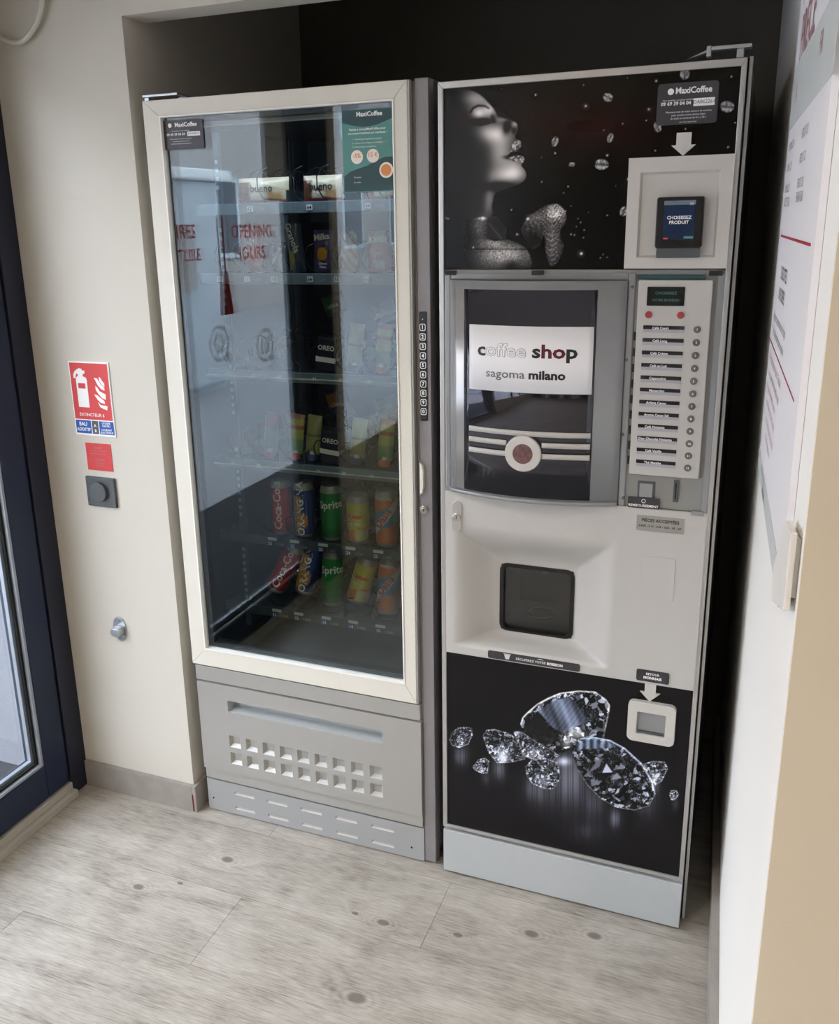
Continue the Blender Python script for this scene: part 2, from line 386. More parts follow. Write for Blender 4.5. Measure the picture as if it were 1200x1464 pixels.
# left wall facing the camera (also the left return of the recess)
wL = box('wall_left', -1.12, -.73, 0, .9, 0, 2.5, 'wall'); struct(wL)
lint = box('trim_1', -.73, RX(0)+.02, 0, .085, 2.015, 2.5, 'wall'); struct(lint)
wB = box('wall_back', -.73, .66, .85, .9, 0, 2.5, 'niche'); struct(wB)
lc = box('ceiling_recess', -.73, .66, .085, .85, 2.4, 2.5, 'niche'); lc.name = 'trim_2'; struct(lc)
bm = bmesh.new(); prism(bm, [(RX(-.84), -.84), (RX(.85), .85), (.9, .85), (.9, -.84)], 0, 2.5, 'z')
wR = obj('wall_right', bm, 'white_wall'); struct(wR)
wF = box('wall_front', RX(-.84)+.001, 3.0, -.846, -.84, 0, 2.5, 'beige'); struct(wF)
wE = box('wall_east', 3.0, 3.1, -6.5, -.84, 0, 2.5, 'wall'); struct(wE)
# rear wall, with unseen panels added for reflections in the coffee window
wr = box('wall_rear', -1.12, 3.1, -6.6, -6.5, 0, 2.5, 'rear'); struct(wr)
for k, (xa, xb, mm_) in enumerate(((-.9, -.5, 'navy_d'), (-.2, .0, 'white'), (.15, .6, 'satin'), (.75, .95, 'white'), (1.05, 1.25, 'navy'), (1.5, 2.0, 'paper'), (2.2, 2.5, 'satin'))):
    box('reflection_panel', xa, xb, -6.5, -6.46, .0, 2.45, mm_, wr)
# left wall of the room, beyond the door
bm = bmesh.new()
bx(bm, -1.32, -1.12, -1.86, -1.72, 0, 2.5); bx(bm, -1.32, -1.12, -6.6, -4.95, 0, 2.5)
bx(bm, -1.32, -1.12, -4.95, -1.86, 0, .55); bx(bm, -1.32, -1.12, -4.95, -1.86, 2.3, 2.5); bx(bm, -1.32, -1.12, -1.72, 0.0, 2.2, 2.5)
struct(obj('wall_entrance', bm, 'wall'))
w1 = box('window_1', -1.24, -1.18, -1.92, -1.86, .55, 2.3, 'navy'); struct(w1)
for yy in (-3.2, -4.1, -4.95): box('mullion', -1.24, -1.18, yy, yy+.06, .55, 2.3, 'navy', w1)
box('pane', -1.232, -1.228, -4.9, -1.92, .55, 2.3, 'glass', w1)
box('pane', -1.213, -1.208, -4.9, -1.92, .55, 2.3, 'glass', w1)
struct(box('ceiling', -1.32, 3.1, -6.6, .085, 2.5, 2.6, 'ceiling'))
# baseboards
b1 = box('baseboard_left', -1.098, -.7295, -.0115, 0, 0, .081, 'base', bevel=.0012); struct(b1)
b2 = box('baseboard_recess', -.7295, -.718, -.0115, .8, 0, .081, 'base', bevel=.0012); b2.name = 'baseboard_niche'; struct(b2)
box('red_end_mark', -.7305, -.7265, -.0122, -.0114, .003, .055, 'wine', b2)
bm = bmesh.new(); prism(bm, [(RX(-.84, .631), -.84), (RX(.85, .631), .85), (RX(.85, .6475), .85), (RX(-.84, .6475), -.84)], 0, .086, 'z')
struct(obj('baseboard_right', bm, 'base', bevel=.001))

# ------------------------------------------------------------------ door_1: navy glazed door in the left wall
d = box('door_1', -1.17, -1.10, -.066, -.0005, .001, 2.2, 'navy_d', bevel=.002); struct(d)
box('frame_post', -1.17, -1.10, -1.74, -1.52, 0, 2.2, 'navy_d', d, .002)
box('frame_head', -1.17, -1.10, -1.52, -.066, 2.13, 2.2, 'navy_d', d, .002)
box('leaf_stile', -1.16, -1.104, -.152, -.07, .05, 2.125, 'navy', d, .003)
box('leaf_stile', -1.16, -1.104, -1.515, -1.43, .05, 2.125, 'navy', d, .003)
box('leaf_rail', -1.16, -1.104, -1.43, -.152, .05, .150, 'navy', d, .003)
box('leaf_rail', -1.16, -1.104, -1.43, -.152, 2.02, 2.125, 'navy', d, .003)
def ring_yz(name, y0, y1, z0, z1, w, xa, xb, m, par):
    bm = bmesh.new()
    bx(bm, xa, xb, y0, y0+w, z0, z1); bx(bm, xa, xb, y1-w, y1, z0, z1); bx(bm, xa, xb, y0+w, y1-w, z0, z0+w); bx(bm, xa, xb, y0+w, y1-w, z1-w, z1)
    return obj(name, bm, m, par, bevel=.001)
ring_yz('glazing_bead', -1.43, -.152, .150, 2.02, .008, -1.118, -1.106, 'bead', d)
ring_yz('rubber_seal', -1.422, -.160, .158, 2.012, .007, -1.124, -1.116, 'gap', d)
ring_yz('glazing_spacer', -1.420, -.163, .161, 2.009, .011, -1.14, -1.128, 'bead', d)
ring_yz('outer_bead', -1.43, -.152, .150, 2.02, .014, -1.158, -1.146, 'navy_d', d)
box('pane', -1.1262, -1.125, -1.422, -.160, .158, 2.012, 'glass', d)
box('pane', -1.1435, -1.142, -1.422, -.160, .158, 2.012, 'glass', d)
bm = bmesh.new(); bx(bm, -1.17, -1.084, -1.52, -.062, 0, .022); bx(bm, -1.17, -1.098, -1.52, -.066, .022, .045)
obj('threshold', bm, 'thresh', d, bevel=.002)
# vinyl lettering and marks on the door glass, readable from the street
vx = lambda u, v: (-1.1241, -u, v)
text('opening_hours_lettering', [('HORAIRES', .78, 1.552, .062, 'RIGHT', .012), ("D'OUVERTURE", .80, 1.478, .055, 'RIGHT', .012),
     ('OPENING', 1.14, 1.548, .066, 'CENTER', .012), ('HOURS', 1.12, 1.472, .066, 'CENTER', .012)], vx, 'vred', d)
for yy, zz in ((.87, 1.175), (1.185, 1.13)):
    bm = bmesh.new(); n = 28
    for r0, r1 in ((.052, .066), (.018, .036)):
        A = [bm.verts.new((-1.1242, -(yy + r0*math.cos(2*math.pi*i/n)), zz + r0*math.sin(2*math.pi*i/n))) for i in range(n)]
        B = [bm.verts.new((-1.1242, -(yy + r1*math.cos(2*math.pi*i/n)), zz + r1*math.sin(2*math.pi*i/n))) for i in range(n)]
        for i in range(n): bm.faces.new((A[i], B[i], B[(i+1) % n], A[(i+1) % n]))
    q = [bm.verts.new((-1.1242, -(yy+a), zz+c)) for a, c in ((.03, -.045), (.058, -.08), (.085, -.08), (.05, -.04))]; bm.faces.new(q)
    obj('round_logo_decal', bm, 'vwhite', d)
# red pull tag hanging on two ribbons on the inside of the pane
hg = thing('door_tag', 'red tag hanging on two ribbons against the inside of the glass door', 'tag', (-1.118, -.93, 1.44))
bm = bmesh.new(); prism(bm, [(-.90, 1.42), (-.94, 1.42), (-.965, 1.27), (-.885, 1.27)], -1.122, -1.114, 'x'); obj('tag_body', bm, 'red', hg, bevel=.002)
bm = bmesh.new(); bx(bm, -1.1215, -1.1195, -.908, -.901, 1.42, 1.60); bx(bm, -1.1215, -1.1195, -.94, -.933, 1.42, 1.60); obj('ribbon', bm, 'red', hg)
# notices: on the door glass and on the wall beyond it
nb = box('door_notice', -1.1235, -1.1225, -1.40, -1.24, 1.66, 2.0, 'paper'); tag(nb, 'white notice with grey lines taped high on the glass door', 'notice')
text('lettering', [('L\'ESPACE EST OUVERT', 1.32, 1.93, .013), ('7 JOURS / 7', 1.32, 1.88, .02), ('24 H / 24', 1.32, 1.83, .02), ('accueil et renseignements', 1.32, 1.77, .011), ('au guichet', 1.32, 1.74, .011)],
     lambda u, v: (-1.1221, -1.32 + (u-1.32), v), 'greytxt', nb)

# ------------------------------------------------------------------ outside
og = box('entrance_mat_ground', -2.3, -1.17, -7, .02, -.06, -.02, 'mat_floor'); og.name = 'trim_3'; struct(og)
pv = box('pavement', -14, -2.3, -46, 4, -.07, -.025, 'pave'); struct(pv)
for k in range(26):
    bm = bmesh.new(); bx(bm, -6.5, -2.3, -1.0-k*.22, -.992-k*.22, -.025, -.0245); 
    o = obj('paving_joint', bm, 'greytxt', pv)
ow = box('wall_outside', -4.5, -1.17, .02, .25, -.06, 3.2, 'render'); struct(ow)
bd = thing('street_building', 'pale street building with dark windows across the pavement', 'building', (-9, -7, -.025))
box('wall', -9.4, -9, -44, 4, -.025, 6.5, 'facade', bd)
for k in range(15):
    for zz in (1.0, 3.6):
        f = box('window', -9.0, -8.95, -41+k*3, -39.8+k*3, zz, zz+1.5, 'facade2', bd); box('pane', -8.95, -8.94, -40.9+k*3, -39.9+k*3, zz+.1, zz+1.4, 'winglass', f)
vn = thing('street_kiosk', 'white street kiosk with a flat roof standing on the pavement', 'kiosk', (-4.6, -5, -.025))
box('body', -5.4, -4.4, -6.1, -3.9, .05, 2.0, 'facade2', vn, .03); box('roof', -5.5, -4.3, -6.2, -3.8, 2.0, 2.1, 'white', vn, .02)
box('plinth', -5.35, -4.45, -6.05, -3.95, -.025, .05, 'facade2', vn); box('hatch', -4.4, -4.38, -5.6, -4.9, 1.0, 1.6, 'facade', vn)

# ------------------------------------------------------------------ SNACK MACHINE
sm = thing('snack_machine', 'tall glass-fronted snack and drink vending machine, left of the coffee machine', 'vending machine', (-.36, .3, 0))
X0, X1, ZT = -.70, -.066, 1.84
bm = bmesh.new()    # open cabinet shell
bx(bm, X0, X0+.035, .05, .76, .12, 1.838); bx(bm, -.062, -.026, .05, .76, .03, 1.843)
bx(bm, X0+.035, -.062, .05, .76, 1.815, 1.838); bx(bm, X0+.035, -.062, .74, .76, .12, 1.815); bx(bm, X0+.035, -.062, .05, .74, .12, .44)
obj('cabinet', bm, 'silver_d', sm)
bm = bmesh.new()
bx(bm, -.664, -.657, .05, .735, .45, 1.81); bx(bm, -.075, -.068, .05, .735, .45, 1.81); bx(bm, -.657, -.075, .725, .735, .45, 1.81)
bx(bm, -.657, -.075, .05, .725, .441, .45); bx(bm, -.657, -.075, .05, .725, 1.80, 1.81)
obj('liner', bm, 'liner', sm)
for k, (xx, sx) in enumerate(((-.60, .006),)):
    f = box('ladder_rail', xx-.012, xx+.004, .14, .15, .52, 1.78, 'tray', sm)
    for q in range(60):
        if q % 14 > 9: continue
        box('rail_slot', xx-.008, xx, .1385, .14, .56+q*.0195, .569+q*.0195, 'strip', f)
product_fill_lamp(); box('fill_lamp_tube', -.63, -.11, .052, .066, 1.784, 1.798, 'white', sm, .003)  # added lamp for the products, with a tube body to carry it
# glazed door
def ring_xz(name, x0, x1, z0, z1, w, y0, y1, m, par, bev=.002):
    """mitred frame"""
    bm = bmesh.new(); o = [(x0, z0), (x1, z0), (x1, z1), (x0, z1)]; i = [(x0+w[0], z0+w[1]), (x1-w[2], z0+w[1]), (x1-w[2], z1-w[3]), (x0+w[0], z1-w[3])]
    for k in range(4):
        prism(bm, [o[k], o[(k+1) % 4], i[(k+1) % 4], i[k]], y0, y1)
    return obj(name, bm, m, par, bevel=bev)
door = ring_xz('door_frame', X0, X1, .455, ZT, (.043, .048, .029, .034), .004, .04, 'frame', sm, .0015)
ring_xz('inner_lip', X0+.043, X1-.029, .503, ZT-.034, (.003,)*4, .002, .02, 'frame_in', door, 0)
ring_xz('gasket', X0+.0465, X1-.0325, .5065, ZT-.0375, (.016, .012, .008, .010), .020, .048, 'gasket', door, 0)
box('glass_pane', X0+.046, X1-.032, .0145, .0155, .506, ZT-.037, 'vglass', door)
box('glass_pane', X0+.046, X1-.032, .0300, .0310, .506, ZT-.037, 'vglass', door)
box('door_edge', X1+.0003, X1+.004, .006, .045, .455, ZT, 'silver', door)
bm = bmesh.new(); bx(bm, -.692, -.60, -.004, .05, 1.846, 1.851); bx(bm, -.69, -.678, .0, .012, 1.839, 1.846); bx(bm, -.62, -.60, .03, .05, 1.838, 1.846)
obj('hinge_bracket', bm, 'steel', sm, bevel=.001)
# lower panels
box('upper_trim', X0+.003, -.06, .01, .05, .407, .449, 'silver', sm, .0015)
H = [(-.604, -.160, .327, .360, .035, .002, 1)]
for r, zc in ((0, .2385), (1, .187)):
    for c in range(9):
        xc = -.5895 + c*(.4095/8); H.append((xc-.0175, xc+.0175, zc-.0175, zc+.0175, .010, .0075, 0))
bm = bmesh.new(); pockets(bm, X0+.005, -.058, .139, .403, .008, .04, H)
sp_ = obj('service_panel', bm, ['silver', 'cofkick', 'frame'], sm)
lab(sp_, 'silver panel with a wide slot and two rows of square dimples')
box('lower_trim', X0+.006, -.058, .013, .05, .106, .139, 'silver', sm, .001)
H = []
for zc in (.0715, .0255):
    for c in range(5):
        xc = -.5785 + c*(.4085/4); H.append((xc-.031, xc+.031, zc-.005, zc+.005, .004, .002, 1))
bm = bmesh.new(); pockets(bm, X0+.004, -.056, .004, .100, .016, .03, H)
for xx, zz in ((-.679, .040), (-.09, .036)): prism(bm, circ(xx, zz, .0028, 8), .0155, .017, mi=2)
lab(obj('kick_plate', bm, ['kick', 'cof', 'gap'], sm), 'silver kick plate with ten slots')
# right-hand column with keypad
bm = bmesh.new(); bx(bm, -.055, -.026, .018, .05, .006, 1.843); bx(bm, -.0615, -.0558, .022, .05, .10, 1.838)
colm = obj('side_column', bm, 'silver_d', sm, bevel=.0015)
kp = plate('keypad', rrect(-.0505, -.0345, 1.148, 1.385, .003), .0145, .018, 'black', sm)
for k in range(10):
    zc = 1.352 - k*.0203
    kk = plate('key', rrect(-.0492, -.0358, zc-.0075, zc+.0075, .0035, 3), .0133, .0145, 'white', kp)
    plate('key_face', rrect(-.0478, -.0372, zc-.0061, zc+.0061, .0028, 3), .0130, .0134, 'black', kp)
text('digits', [(str((k+1) % 10), -.0425, 1.352-k*.0203, .0115, 'CENTER', .03) for k in range(10)], front(.0128), 'white', kp)
box('key_lamp', -.0435, -.0415, .0138, .0145, 1.368, 1.370, 'led', kp)
bm = bmesh.new(); prism(bm, [(-.052, 1.055), (-.046, 1.05), (-.0435, 1.035), (-.0435, 1.00), (-.046, .985), (-.052, .98)], .008, .019); obj('latch_grip', bm, 'frame', sm, bevel=.001)
bm = bmesh.new(); prism(bm, circ(-.0445, .944, .0095, 20), .011, .018); prism(bm, circ(-.0445, .944, .006, 16), .0095, .011); 
lk = obj('door_lock', bm, 'chrome', sm, bevel=.0008); box('keyhole', -.0452, -.0438, .0091, .0095, .941, .947, 'gap', lk)
# stickers on the glass
st = plate('info_sticker', rrect(-.655, -.551, 1.735, 1.797, .003), .0118, .0128, 'sticker', sm); lab(st, 'dark grey information sticker, top left corner of the glass')
text('lettering', [('MaxiCoffee', -.595, 1.786, .0125, 'CENTER', .03), ('09 69 39 04 04', -.6225, 1.7665, .0075, ('F', .048), .02),
     ('Une question, un souci technique', -.61, 1.774, .0035), ('Munissez-vous de votre numero de machine', -.61, 1.757, .0032),
     ('pour joindre notre service client', -.61, 1.752, .0032), ('du lundi au vendredi, prix d\'un appel local', -.61, 1.747, .0032)], front(.0115), 'white', st)
plate('number_tag', rrect(-.592, -.559, 1.762, 1.771, .0006), .0112, .0117, 'white', st)
text('lettering', [('DA848010', -.5755, 1.7665, .0065)], front(.0110), 'ink', st)
lo = bmesh.new(); prism(lo, circ(-.6365, 1.786, .0048, 14), .0112, .0117); obj('round_logo', lo, 'white', st)
gs = plate('green_sticker', rrect(-.214, -.101, 1.630, 1.792, .004), .0118, .0128, 'teal', sm); lab(gs, 'teal promotional sticker, top right corner of the glass')
bm = bmesh.new(); pts = [(-.213, 1.768)] + [(-.213 + t*.111, 1.768 - .012*math.sin(math.pi*t)+.004*t) for t in [i/12 for i in range(1, 12)]] + [(-.102, 1.772), (-.102, 1.791), (-.213, 1.791)]
prism(bm, pts, .0114, .0118); obj('dark_wave', bm, 'teal_d', gs); bm = bmesh.new()
pts = [(-.213, 1.662), (-.198, 1.672), (-.18, 1.677), (-.16, 1.682), (-.14, 1.690), (-.12, 1.698), (-.102, 1.698), (-.102, 1.632), (-.213, 1.632)]
prism(bm, pts, .0114, .0118); obj('dark_wave', bm, 'teal_d', gs)
bm = bmesh.new(); prism(bm, circ(-.182, 1.7, .0135), .0110, .0114); prism(bm, circ(-.146, 1.701, .0135), .0110, .0114); obj('white_disc', bm, 'peach', gs)
bm = bmesh.new(); prism(bm, circ(-.117, 1.672, .0155), .0110, .0114); obj('cup_picture', bm, 'peach', gs)
bm = bmesh.new(); prism(bm, circ(-.117, 1.672, .0115), .0106, .0110); obj('coffee_picture', bm, 'orange', gs)
text('lettering', [('MaxiCoffee', -.152, 1.782, .0125, 'CENTER', .03), ('Passez a moneyMaxiCoffee pour', -.157, 1.7535, .0062, 'CENTER', .015), ('vos consommations sur machines !', -.157, 1.746, .0062, 'CENTER', .015),
     ('1  Telechargez l\'application gratuite', -.191, 1.7345, .0046, 'LEFT'), ('2  Creez votre compte et rechargez', -.191, 1.727, .0046, 'LEFT'), ('3  Selectionnez vos boissons', -.191, 1.7195, .0046, 'LEFT'),
     ('Scannez', -.190, 1.660, .0052, 'LEFT'), ('le code', -.190, 1.650, .0052, 'LEFT')], front(.0108), 'white', gs)
text('lettering', [('-5%', -.182, 1.702, .012, 'CENTER', .02), ('15 \u20ac', -.146, 1.703, .012, 'CENTER', .02), ('GRATUIT', -.122, 1.727, .005)], front(.0106), 'orange', gs)

# shelves, coils, tags
shelves = [(1.605, 'wide'), (1.445, 6), (1.212, 6), (.983, 6), (.783, 5), (.583, 5)]
def helix(name, x, y0, z, r, turns, pitch, par):
    pts = []; n = 11
    for i in range(int(turns*n)+1):
        a = 2*math.pi*i/n + math.pi/2; pts.append((x + r*math.cos(a), y0 + pitch*i/n, z + r*math.sin(a)))
    bm = bmesh.new(); tube(bm, pts, .0016, 4); return obj(name, bm, 'coil', par, smooth=True)
LX = {6: [-.585, -.510, -.437, -.342, -.2725, -.199], 5: [-.572, -.490, -.425, -.345, -.269, -.194][1:], 'wide': [-.49, -.335, -.19]}
for si, (z, kind) in enumerate(shelves):
    bm = bmesh.new(); bx(bm, -.655, -.077, .12, .60, z+.004, z+.008)
    sh = obj('shelf', bm, 'tray', sm)
    box('front_strip', -.655, -.077, .112, .119, z-.012, z+.013, 'strip' if si < 4 else 'tray', sh, .001)
    if si in (2, 3): box('strip_edge', -.655, -.077, .1105, .1125, z-.0035, z-.0005, 'frame', sh)
    lx = LX[kind]; r = .034 if kind != 'wide' else .040
    for x in lx:
        if kind == 'wide':
            helix('spiral', x-.03, .118, z+.05, r, 5, .07, sh); helix('spiral', x+.035, .118, z+.05, r, 5, .07, sh)
        else: helix('spiral', x, .098 if kind == 5 else .112, z+.046, r, 6, .075, sh)
    for x in lx[:-1]:
        bm = bmesh.new(); xm = x+.037 if kind != 'wide' else x+.077; bx(bm, xm-.001, xm+.001, .125, .6, z+.008, z+.04); obj('divider', bm, 'tray', sh)
    row = 6 - si; nums = []; pr = []
    for k, x in enumerate(lx):
        num = str(row*10 + (2*k+2 if kind == 'wide' else k+1 + (0 if kind == 6 else 0)))
        tx = x - .012
        if kind == 6 or kind == 'wide':
            box('number_tag', tx-.008, tx+.006, .1095, .1118, z-.006, z+.006, 'led', sh) if si in (0, 1) else None
        else:
            box('number_tag', tx-.010, tx+.002, .1095, .1118, z-.010, z+.0005, 'blue', sh); box('price_slide', tx-.008, tx+.018, .1095, .1118, z+.004, z+.011, 'lgrey', sh)
        nums.append((num, tx-.001, z-.0002 if kind != 5 else z-.005, .0115, 'CENTER', .02)); pr.append((['1.20\u20ac', '1.50\u20ac', '1.00\u20ac'][(k+si) % 3], tx+.028, z-.001 if kind != 5 else z-.005, .0105))
    text('numbers', nums, front(.1092), 'ink' if si in (0, 1) else 'white', sh); text('prices', pr, front(.1092), 'grey_txt', sh)

# ------------------------------------------------------------------ products
def can_mesh(r, h, colf, lettering):
    prof = [(0, .004), (.72*r, .002), (.80*r, 0), (.93*r, .006), (r, .012)] + [(r, .012+(h-.03)*i/18) for i in range(1, 19)] + [(.93*r, h-.008), (.86*r, h-.002), (.84*r, h), (.80*r, h-.003), (0, h-.004)]
    n = 32; bm = bmesh.new(); R = []
    for rr, z in prof: R.append([bm.verts.new((rr*math.cos(2*math.pi*k/n), rr*math.sin(2*math.pi*k/n), z)) for k in range(n)] if rr > 0 else [bm.verts.new((0, 0, z))])
    for A, B in zip(R, R[1:]):
        for k in range(n):
            a = [A[k % len(A)], A[(k+1) % len(A)]] if len(A) > 1 else [A[0]]; b = [B[(k+1) % n], B[k]] if len(B) > 1 else [B[0]]
            f = bm.faces.new(a+b); z = sum(v.co.z for v in f.verts)/len(f.verts); f.material_index = 0 if .012 < z < h-.017 else 1; f.smooth = True
    return bm
def can(label, x, z, tilt, colf, letters, group, r=.0272, h=.146, y=.155, back=0):
    t = thing('soda_can', label, 'can', (x, y, z), group)
    bm = can_mesh(r, h, None, None); bmesh.ops.recalc_face_normals(bm, faces=bm.faces)
    me = bpy.data.meshes.new('body'); bm.to_mesh(me); bm.free()
    vcol(me, lambda co: colf(np.arctan2(co[:, 0], -co[:, 1]), co[:, 2]/h))
    o = bpy.data.objects.new('body', me); COL.objects.link(o); me.materials.append(MT['can']); me.materials.append(MT['alu']); o.parent = t
    bm = bmesh.new(); prism(bm, [(.010*math.cos(a), .014*math.sin(a)-.004) for a in [i*math.pi/6 for i in range(12)]], h-.004, h-.0025, 'z'); o2 = obj('pull_tab', bm, 'alu'); o2.parent = t
    for (m, lines) in letters:
        def cyl(u, v, rr=r+.0004): a = u/r; return (rr*math.sin(a), -rr*math.cos(a), v)
        ptext(lines, cyl, m, t)
    t.rotation_euler = (back, tilt, 0)
    return t
def flat(h): c = rgb(h); return lambda a, z: np.tile(c, (len(a), 1))
def cocaf(a, z):
    C = np.tile(rgb('#c2161c'), (len(a), 1)); return C
def orang(a, z):
    C = np.tile(rgb('#24408c'), (len(a), 1)); m = (a < .1) & (z < .75) & (z > .1); C[m] = rgb('#d9a03a'); m = (z < .12); C[m] = rgb('#2a3f80'); m = ((a-.35)**2*1.2+(z-.33)**2*6 < .1); C[m] = rgb('#e08a3c'); return C
def lipt(a, z):
    C = np.tile(rgb('#e3cf45'), (len(a), 1)); w = .5+.5*np.sin(a*5+z*17); C = C*(1-.25*w[:, None]) + rgb('#8fae3a')*(.25*w[:, None])
    m = z < .33+.05*np.sin(a*2); C[m] = rgb('#e58a45'); m = (a > .1) & (z < .33); C[m] = rgb('#d6cf8c'); m = z < .04; C[m] = rgb('#e8ca50'); return C
def oas(a, z):
    C = np.tile(rgb('#e07a34'), (len(a), 1)); d = (z-.5)*1.0; m = (np.abs(z-.52-a*.06) < .17); C[m] = rgb('#3a86b8'); m = (np.abs(z-.50-a*.22) < .085); C[m] = rgb('#e8dcd4'); return C
def sprt(a, z):
    C = np.tile(rgb('#0f8a3c'), (len(a), 1)); m = z < .25; C[m] = rgb('#0c6f36'); return C
v90 = math.pi/2
CG1, CG2 = 'drink cans on the upper can shelf', 'drink cans lying in the lowest row'
L_coca = [('white', [('Coca-Cola', .003, .083, .030, 'CENTER', .01, 1, v90)])]
L_oran = [('white', [('ORANGINA', .002, .080, .027, 'CENTER', .03, 1, v90)])]
L_spr = [('white', [('Sprite', .010, .098, .028, 'CENTER', .02, 1, .08)])]
L_lip = [('red', [('Lipton', .0, .075, .0155, 'CENTER', .05)]), ('white', [('ICE TEA', .0, .055, .009, 'CENTER', .02)])]
L_oas = [('red_d', [('Oasis', .001, .078, .026, 'CENTER', .03, 1, .95)]), ('white', [('TROPICAL', 0, .128, .0105, 'CENTER', .02)])]
kinds = [('red cola can with white script', cocaf, L_coca, -.490, .146, .0262), ('blue and orange fizzy orange can', orang, L_oran, -.423, .146, .0262),
         ('green lemonade can with white lettering', sprt, L_spr, -.345, .146, .0290), ('yellow and orange iced tea can', lipt, L_lip, -.272, .126, .0290), ('orange fruit drink can with a blue band', oas, L_oas, -.194, .146, .0290)]
for nm, cf, L, x, h, r in kinds:
    can(nm+', on the upper can shelf', x, .793, 0, cf, L, CG1, r=r, h=h)
tl = [.45, .22, .0, .27, .04]; xs = [-.520, -.434, -.352, -.283, -.198]; zz = [.632, .636, .613, .632, .612]
for (nm, cf, L, x, h, r), t_, x2, z2 in zip(kinds, tl, xs, zz):
    can(nm+', tilted on the lowest shelf' if t_ > .1 else nm+', upright on the lowest shelf', x2, z2, t_, cf, L, CG2, r=r, h=h, y=.15, back=-.12)
def pillow(w, h, t, nx=14, nz=20):
    bm = bmesh.new(); G = [[], []]
    for s in (0, 1):
        for j in range(nz+1):
            v = j/nz; row = []
            for i in range(nx+1):
                u = i/nx; cr = min(1, min(v, 1-v)/.09) ; e = (1-abs(2*u-1)**3.2) * (math.sin(math.pi*min(1, max(0, (v-.05)/.9)))**.45 if .05 < v < .95 else 0)
                wob = .06*math.sin(9*v*3+2*u*7) * e
                y = (-1 if s == 0 else 1) * t/2 * (e + wob) - (.0 if s else .0002)
                row.append(bm.verts.new(((u-.5)*w*(1-.05*e), y, v*h)))
            G[s].append(row)
    for s in (0, 1):
        for j in range(nz):
            for i in range(nx):
                bm.faces.new((G[s][j][i], G[s][j][i+1], G[s][j+1][i+1], G[s][j+1][i]))
    for j in range(nz):
        for i in (0, nx): bm.faces.new((G[0][j][i], G[0][j+1][i], G[1][j+1][i], G[1][j][i]))
    for i in range(nx):
        for j in (0, nz): bm.faces.new((G[0][j][i], G[0][j][i+1], G[1][j][i+1], G[1][j][i]))
    return bm
def packet(name, label, cat, x, z, w, h, t, colf, letters, group, y=.155, tilt=0, lean=-.08):
    root = thing(name, label, cat, (x, y, z), group)
    bm = pillow(w, h, t); o = obj('wrapper', bm, 'pack', None, smooth=True); o.parent = root
    vcol(o.data, lambda co: colf(co[:, 0]/w, co[:, 2]/h))
    for m, lines in letters:
        ptext(lines, lambda u, v: (u, -t/2*1.06 - .0006, v), m, root)
    root.rotation_euler = (lean, tilt, 0); return root
def colr(base, rules):
    def f(u, v):
        C = np.tile(rgb(base), (len(u), 1))
        for cond, c in rules: C[cond(u, v)] = rgb(c)
        return C
    return f
G6, G5, G4, G3 = 'chocolate bars on the top shelf', 'snack packets on the second shelf', 'items on the third shelf', 'items on the fourth shelf'
bueno = colr('#c6b9a6', [(lambda u, v: (u < -.25) & (v < .8), '#5d3a2a'), (lambda u, v: (u > .1) & (v < .45) & (u < .42), '#b08a62'), (lambda u, v: v < .14, '#9c2028')])
for x, w, s in ((-.49, .135, 'left'), (-.335, .098, 'middle'), (-.185, .075, 'right')):
    packet('chocolate_bar', {'left': 'wide cream and brown wafer bar, leftmost on the top shelf', 'middle': 'cream and brown wafer bar in the middle of the top shelf', 'right': 'cream wafer bar under the teal sticker on the top shelf'}[s], 'chocolate bar',
           x, 1.618, w, .058, .022, bueno, [('ink', [('bueno', 0, .032, .024, 'CENTER', .02)])], G6)
packet('snack_bag', 'red sweets bag, leftmost on the second shelf', 'snack', -.535, 1.458, .06, .105, .026, colr('#a8383a', [(lambda u, v: (v < .5) & (u > 0), '#c96a50')]), [('white', [('M&M', 0, .06, .02, 'CENTER', .03, 1, .9)])], G5)
packet('chewing_gum_tube', 'small blue and white sweets packet beside the red bag', 'snack', -.462, 1.458, .03, .07, .018, colr('#7d8fa0', [(lambda u, v: v > .6, '#2d4f7c')]), [('white', [('Mentos', 0, .04, .014, 'CENTER', .02, 1, 1.1)])], G5)
packet('biscuit_tube', 'tall dark foil biscuit tube leaning on the second shelf', 'snack', -.407, 1.458, .042, .135, .026, colr('#3d4c58', [(lambda u, v: (u < -.25), '#8fa0ac'), (lambda u, v: (v < .35) & (u < 0) & (v > .12), '#a8a84a')]), [('white', [('Granola', 0, .08, .022, 'CENTER', .02, 1, -1.3)])], G5, tilt=-.12)
packet('biscuit_packet', 'purple milk chocolate biscuit packet with a round biscuit picture', 'snack', -.339, 1.46, .053, .095, .024, colr('#5b4a86', [(lambda u, v: (u*1.0)**2+((v-.42)*1.5)**2 < .10, '#2d2236'), (lambda u, v: (u*1.0)**2+((v-.42)*1.7)**2 < .07, '#d99a2c')]), [('white', [('Milka', 0, .078, .019, 'CENTER', .03, 1, .1), ('Choco', .003, .018, .008), ('Minis', .003, .010, .008)])], G5)
def twf(u, v):
    C = np.tile(rgb('#cfae5a'), (len(u), 1)); m = np.sin(u*14+v*22) > .1; C[m] = rgb('#b03a34'); m = np.sin(u*14+v*22+1.4) > .85; C[m] = rgb('#e8e0d0'); return C
packet('caramel_bar', 'gold and red striped caramel biscuit bar', 'snack', -.276, 1.46, .044, .092, .02, twf, [('white', [('TWIX', 0, .055, .02, 'CENTER', .04, 1, 1.2)])], G5)
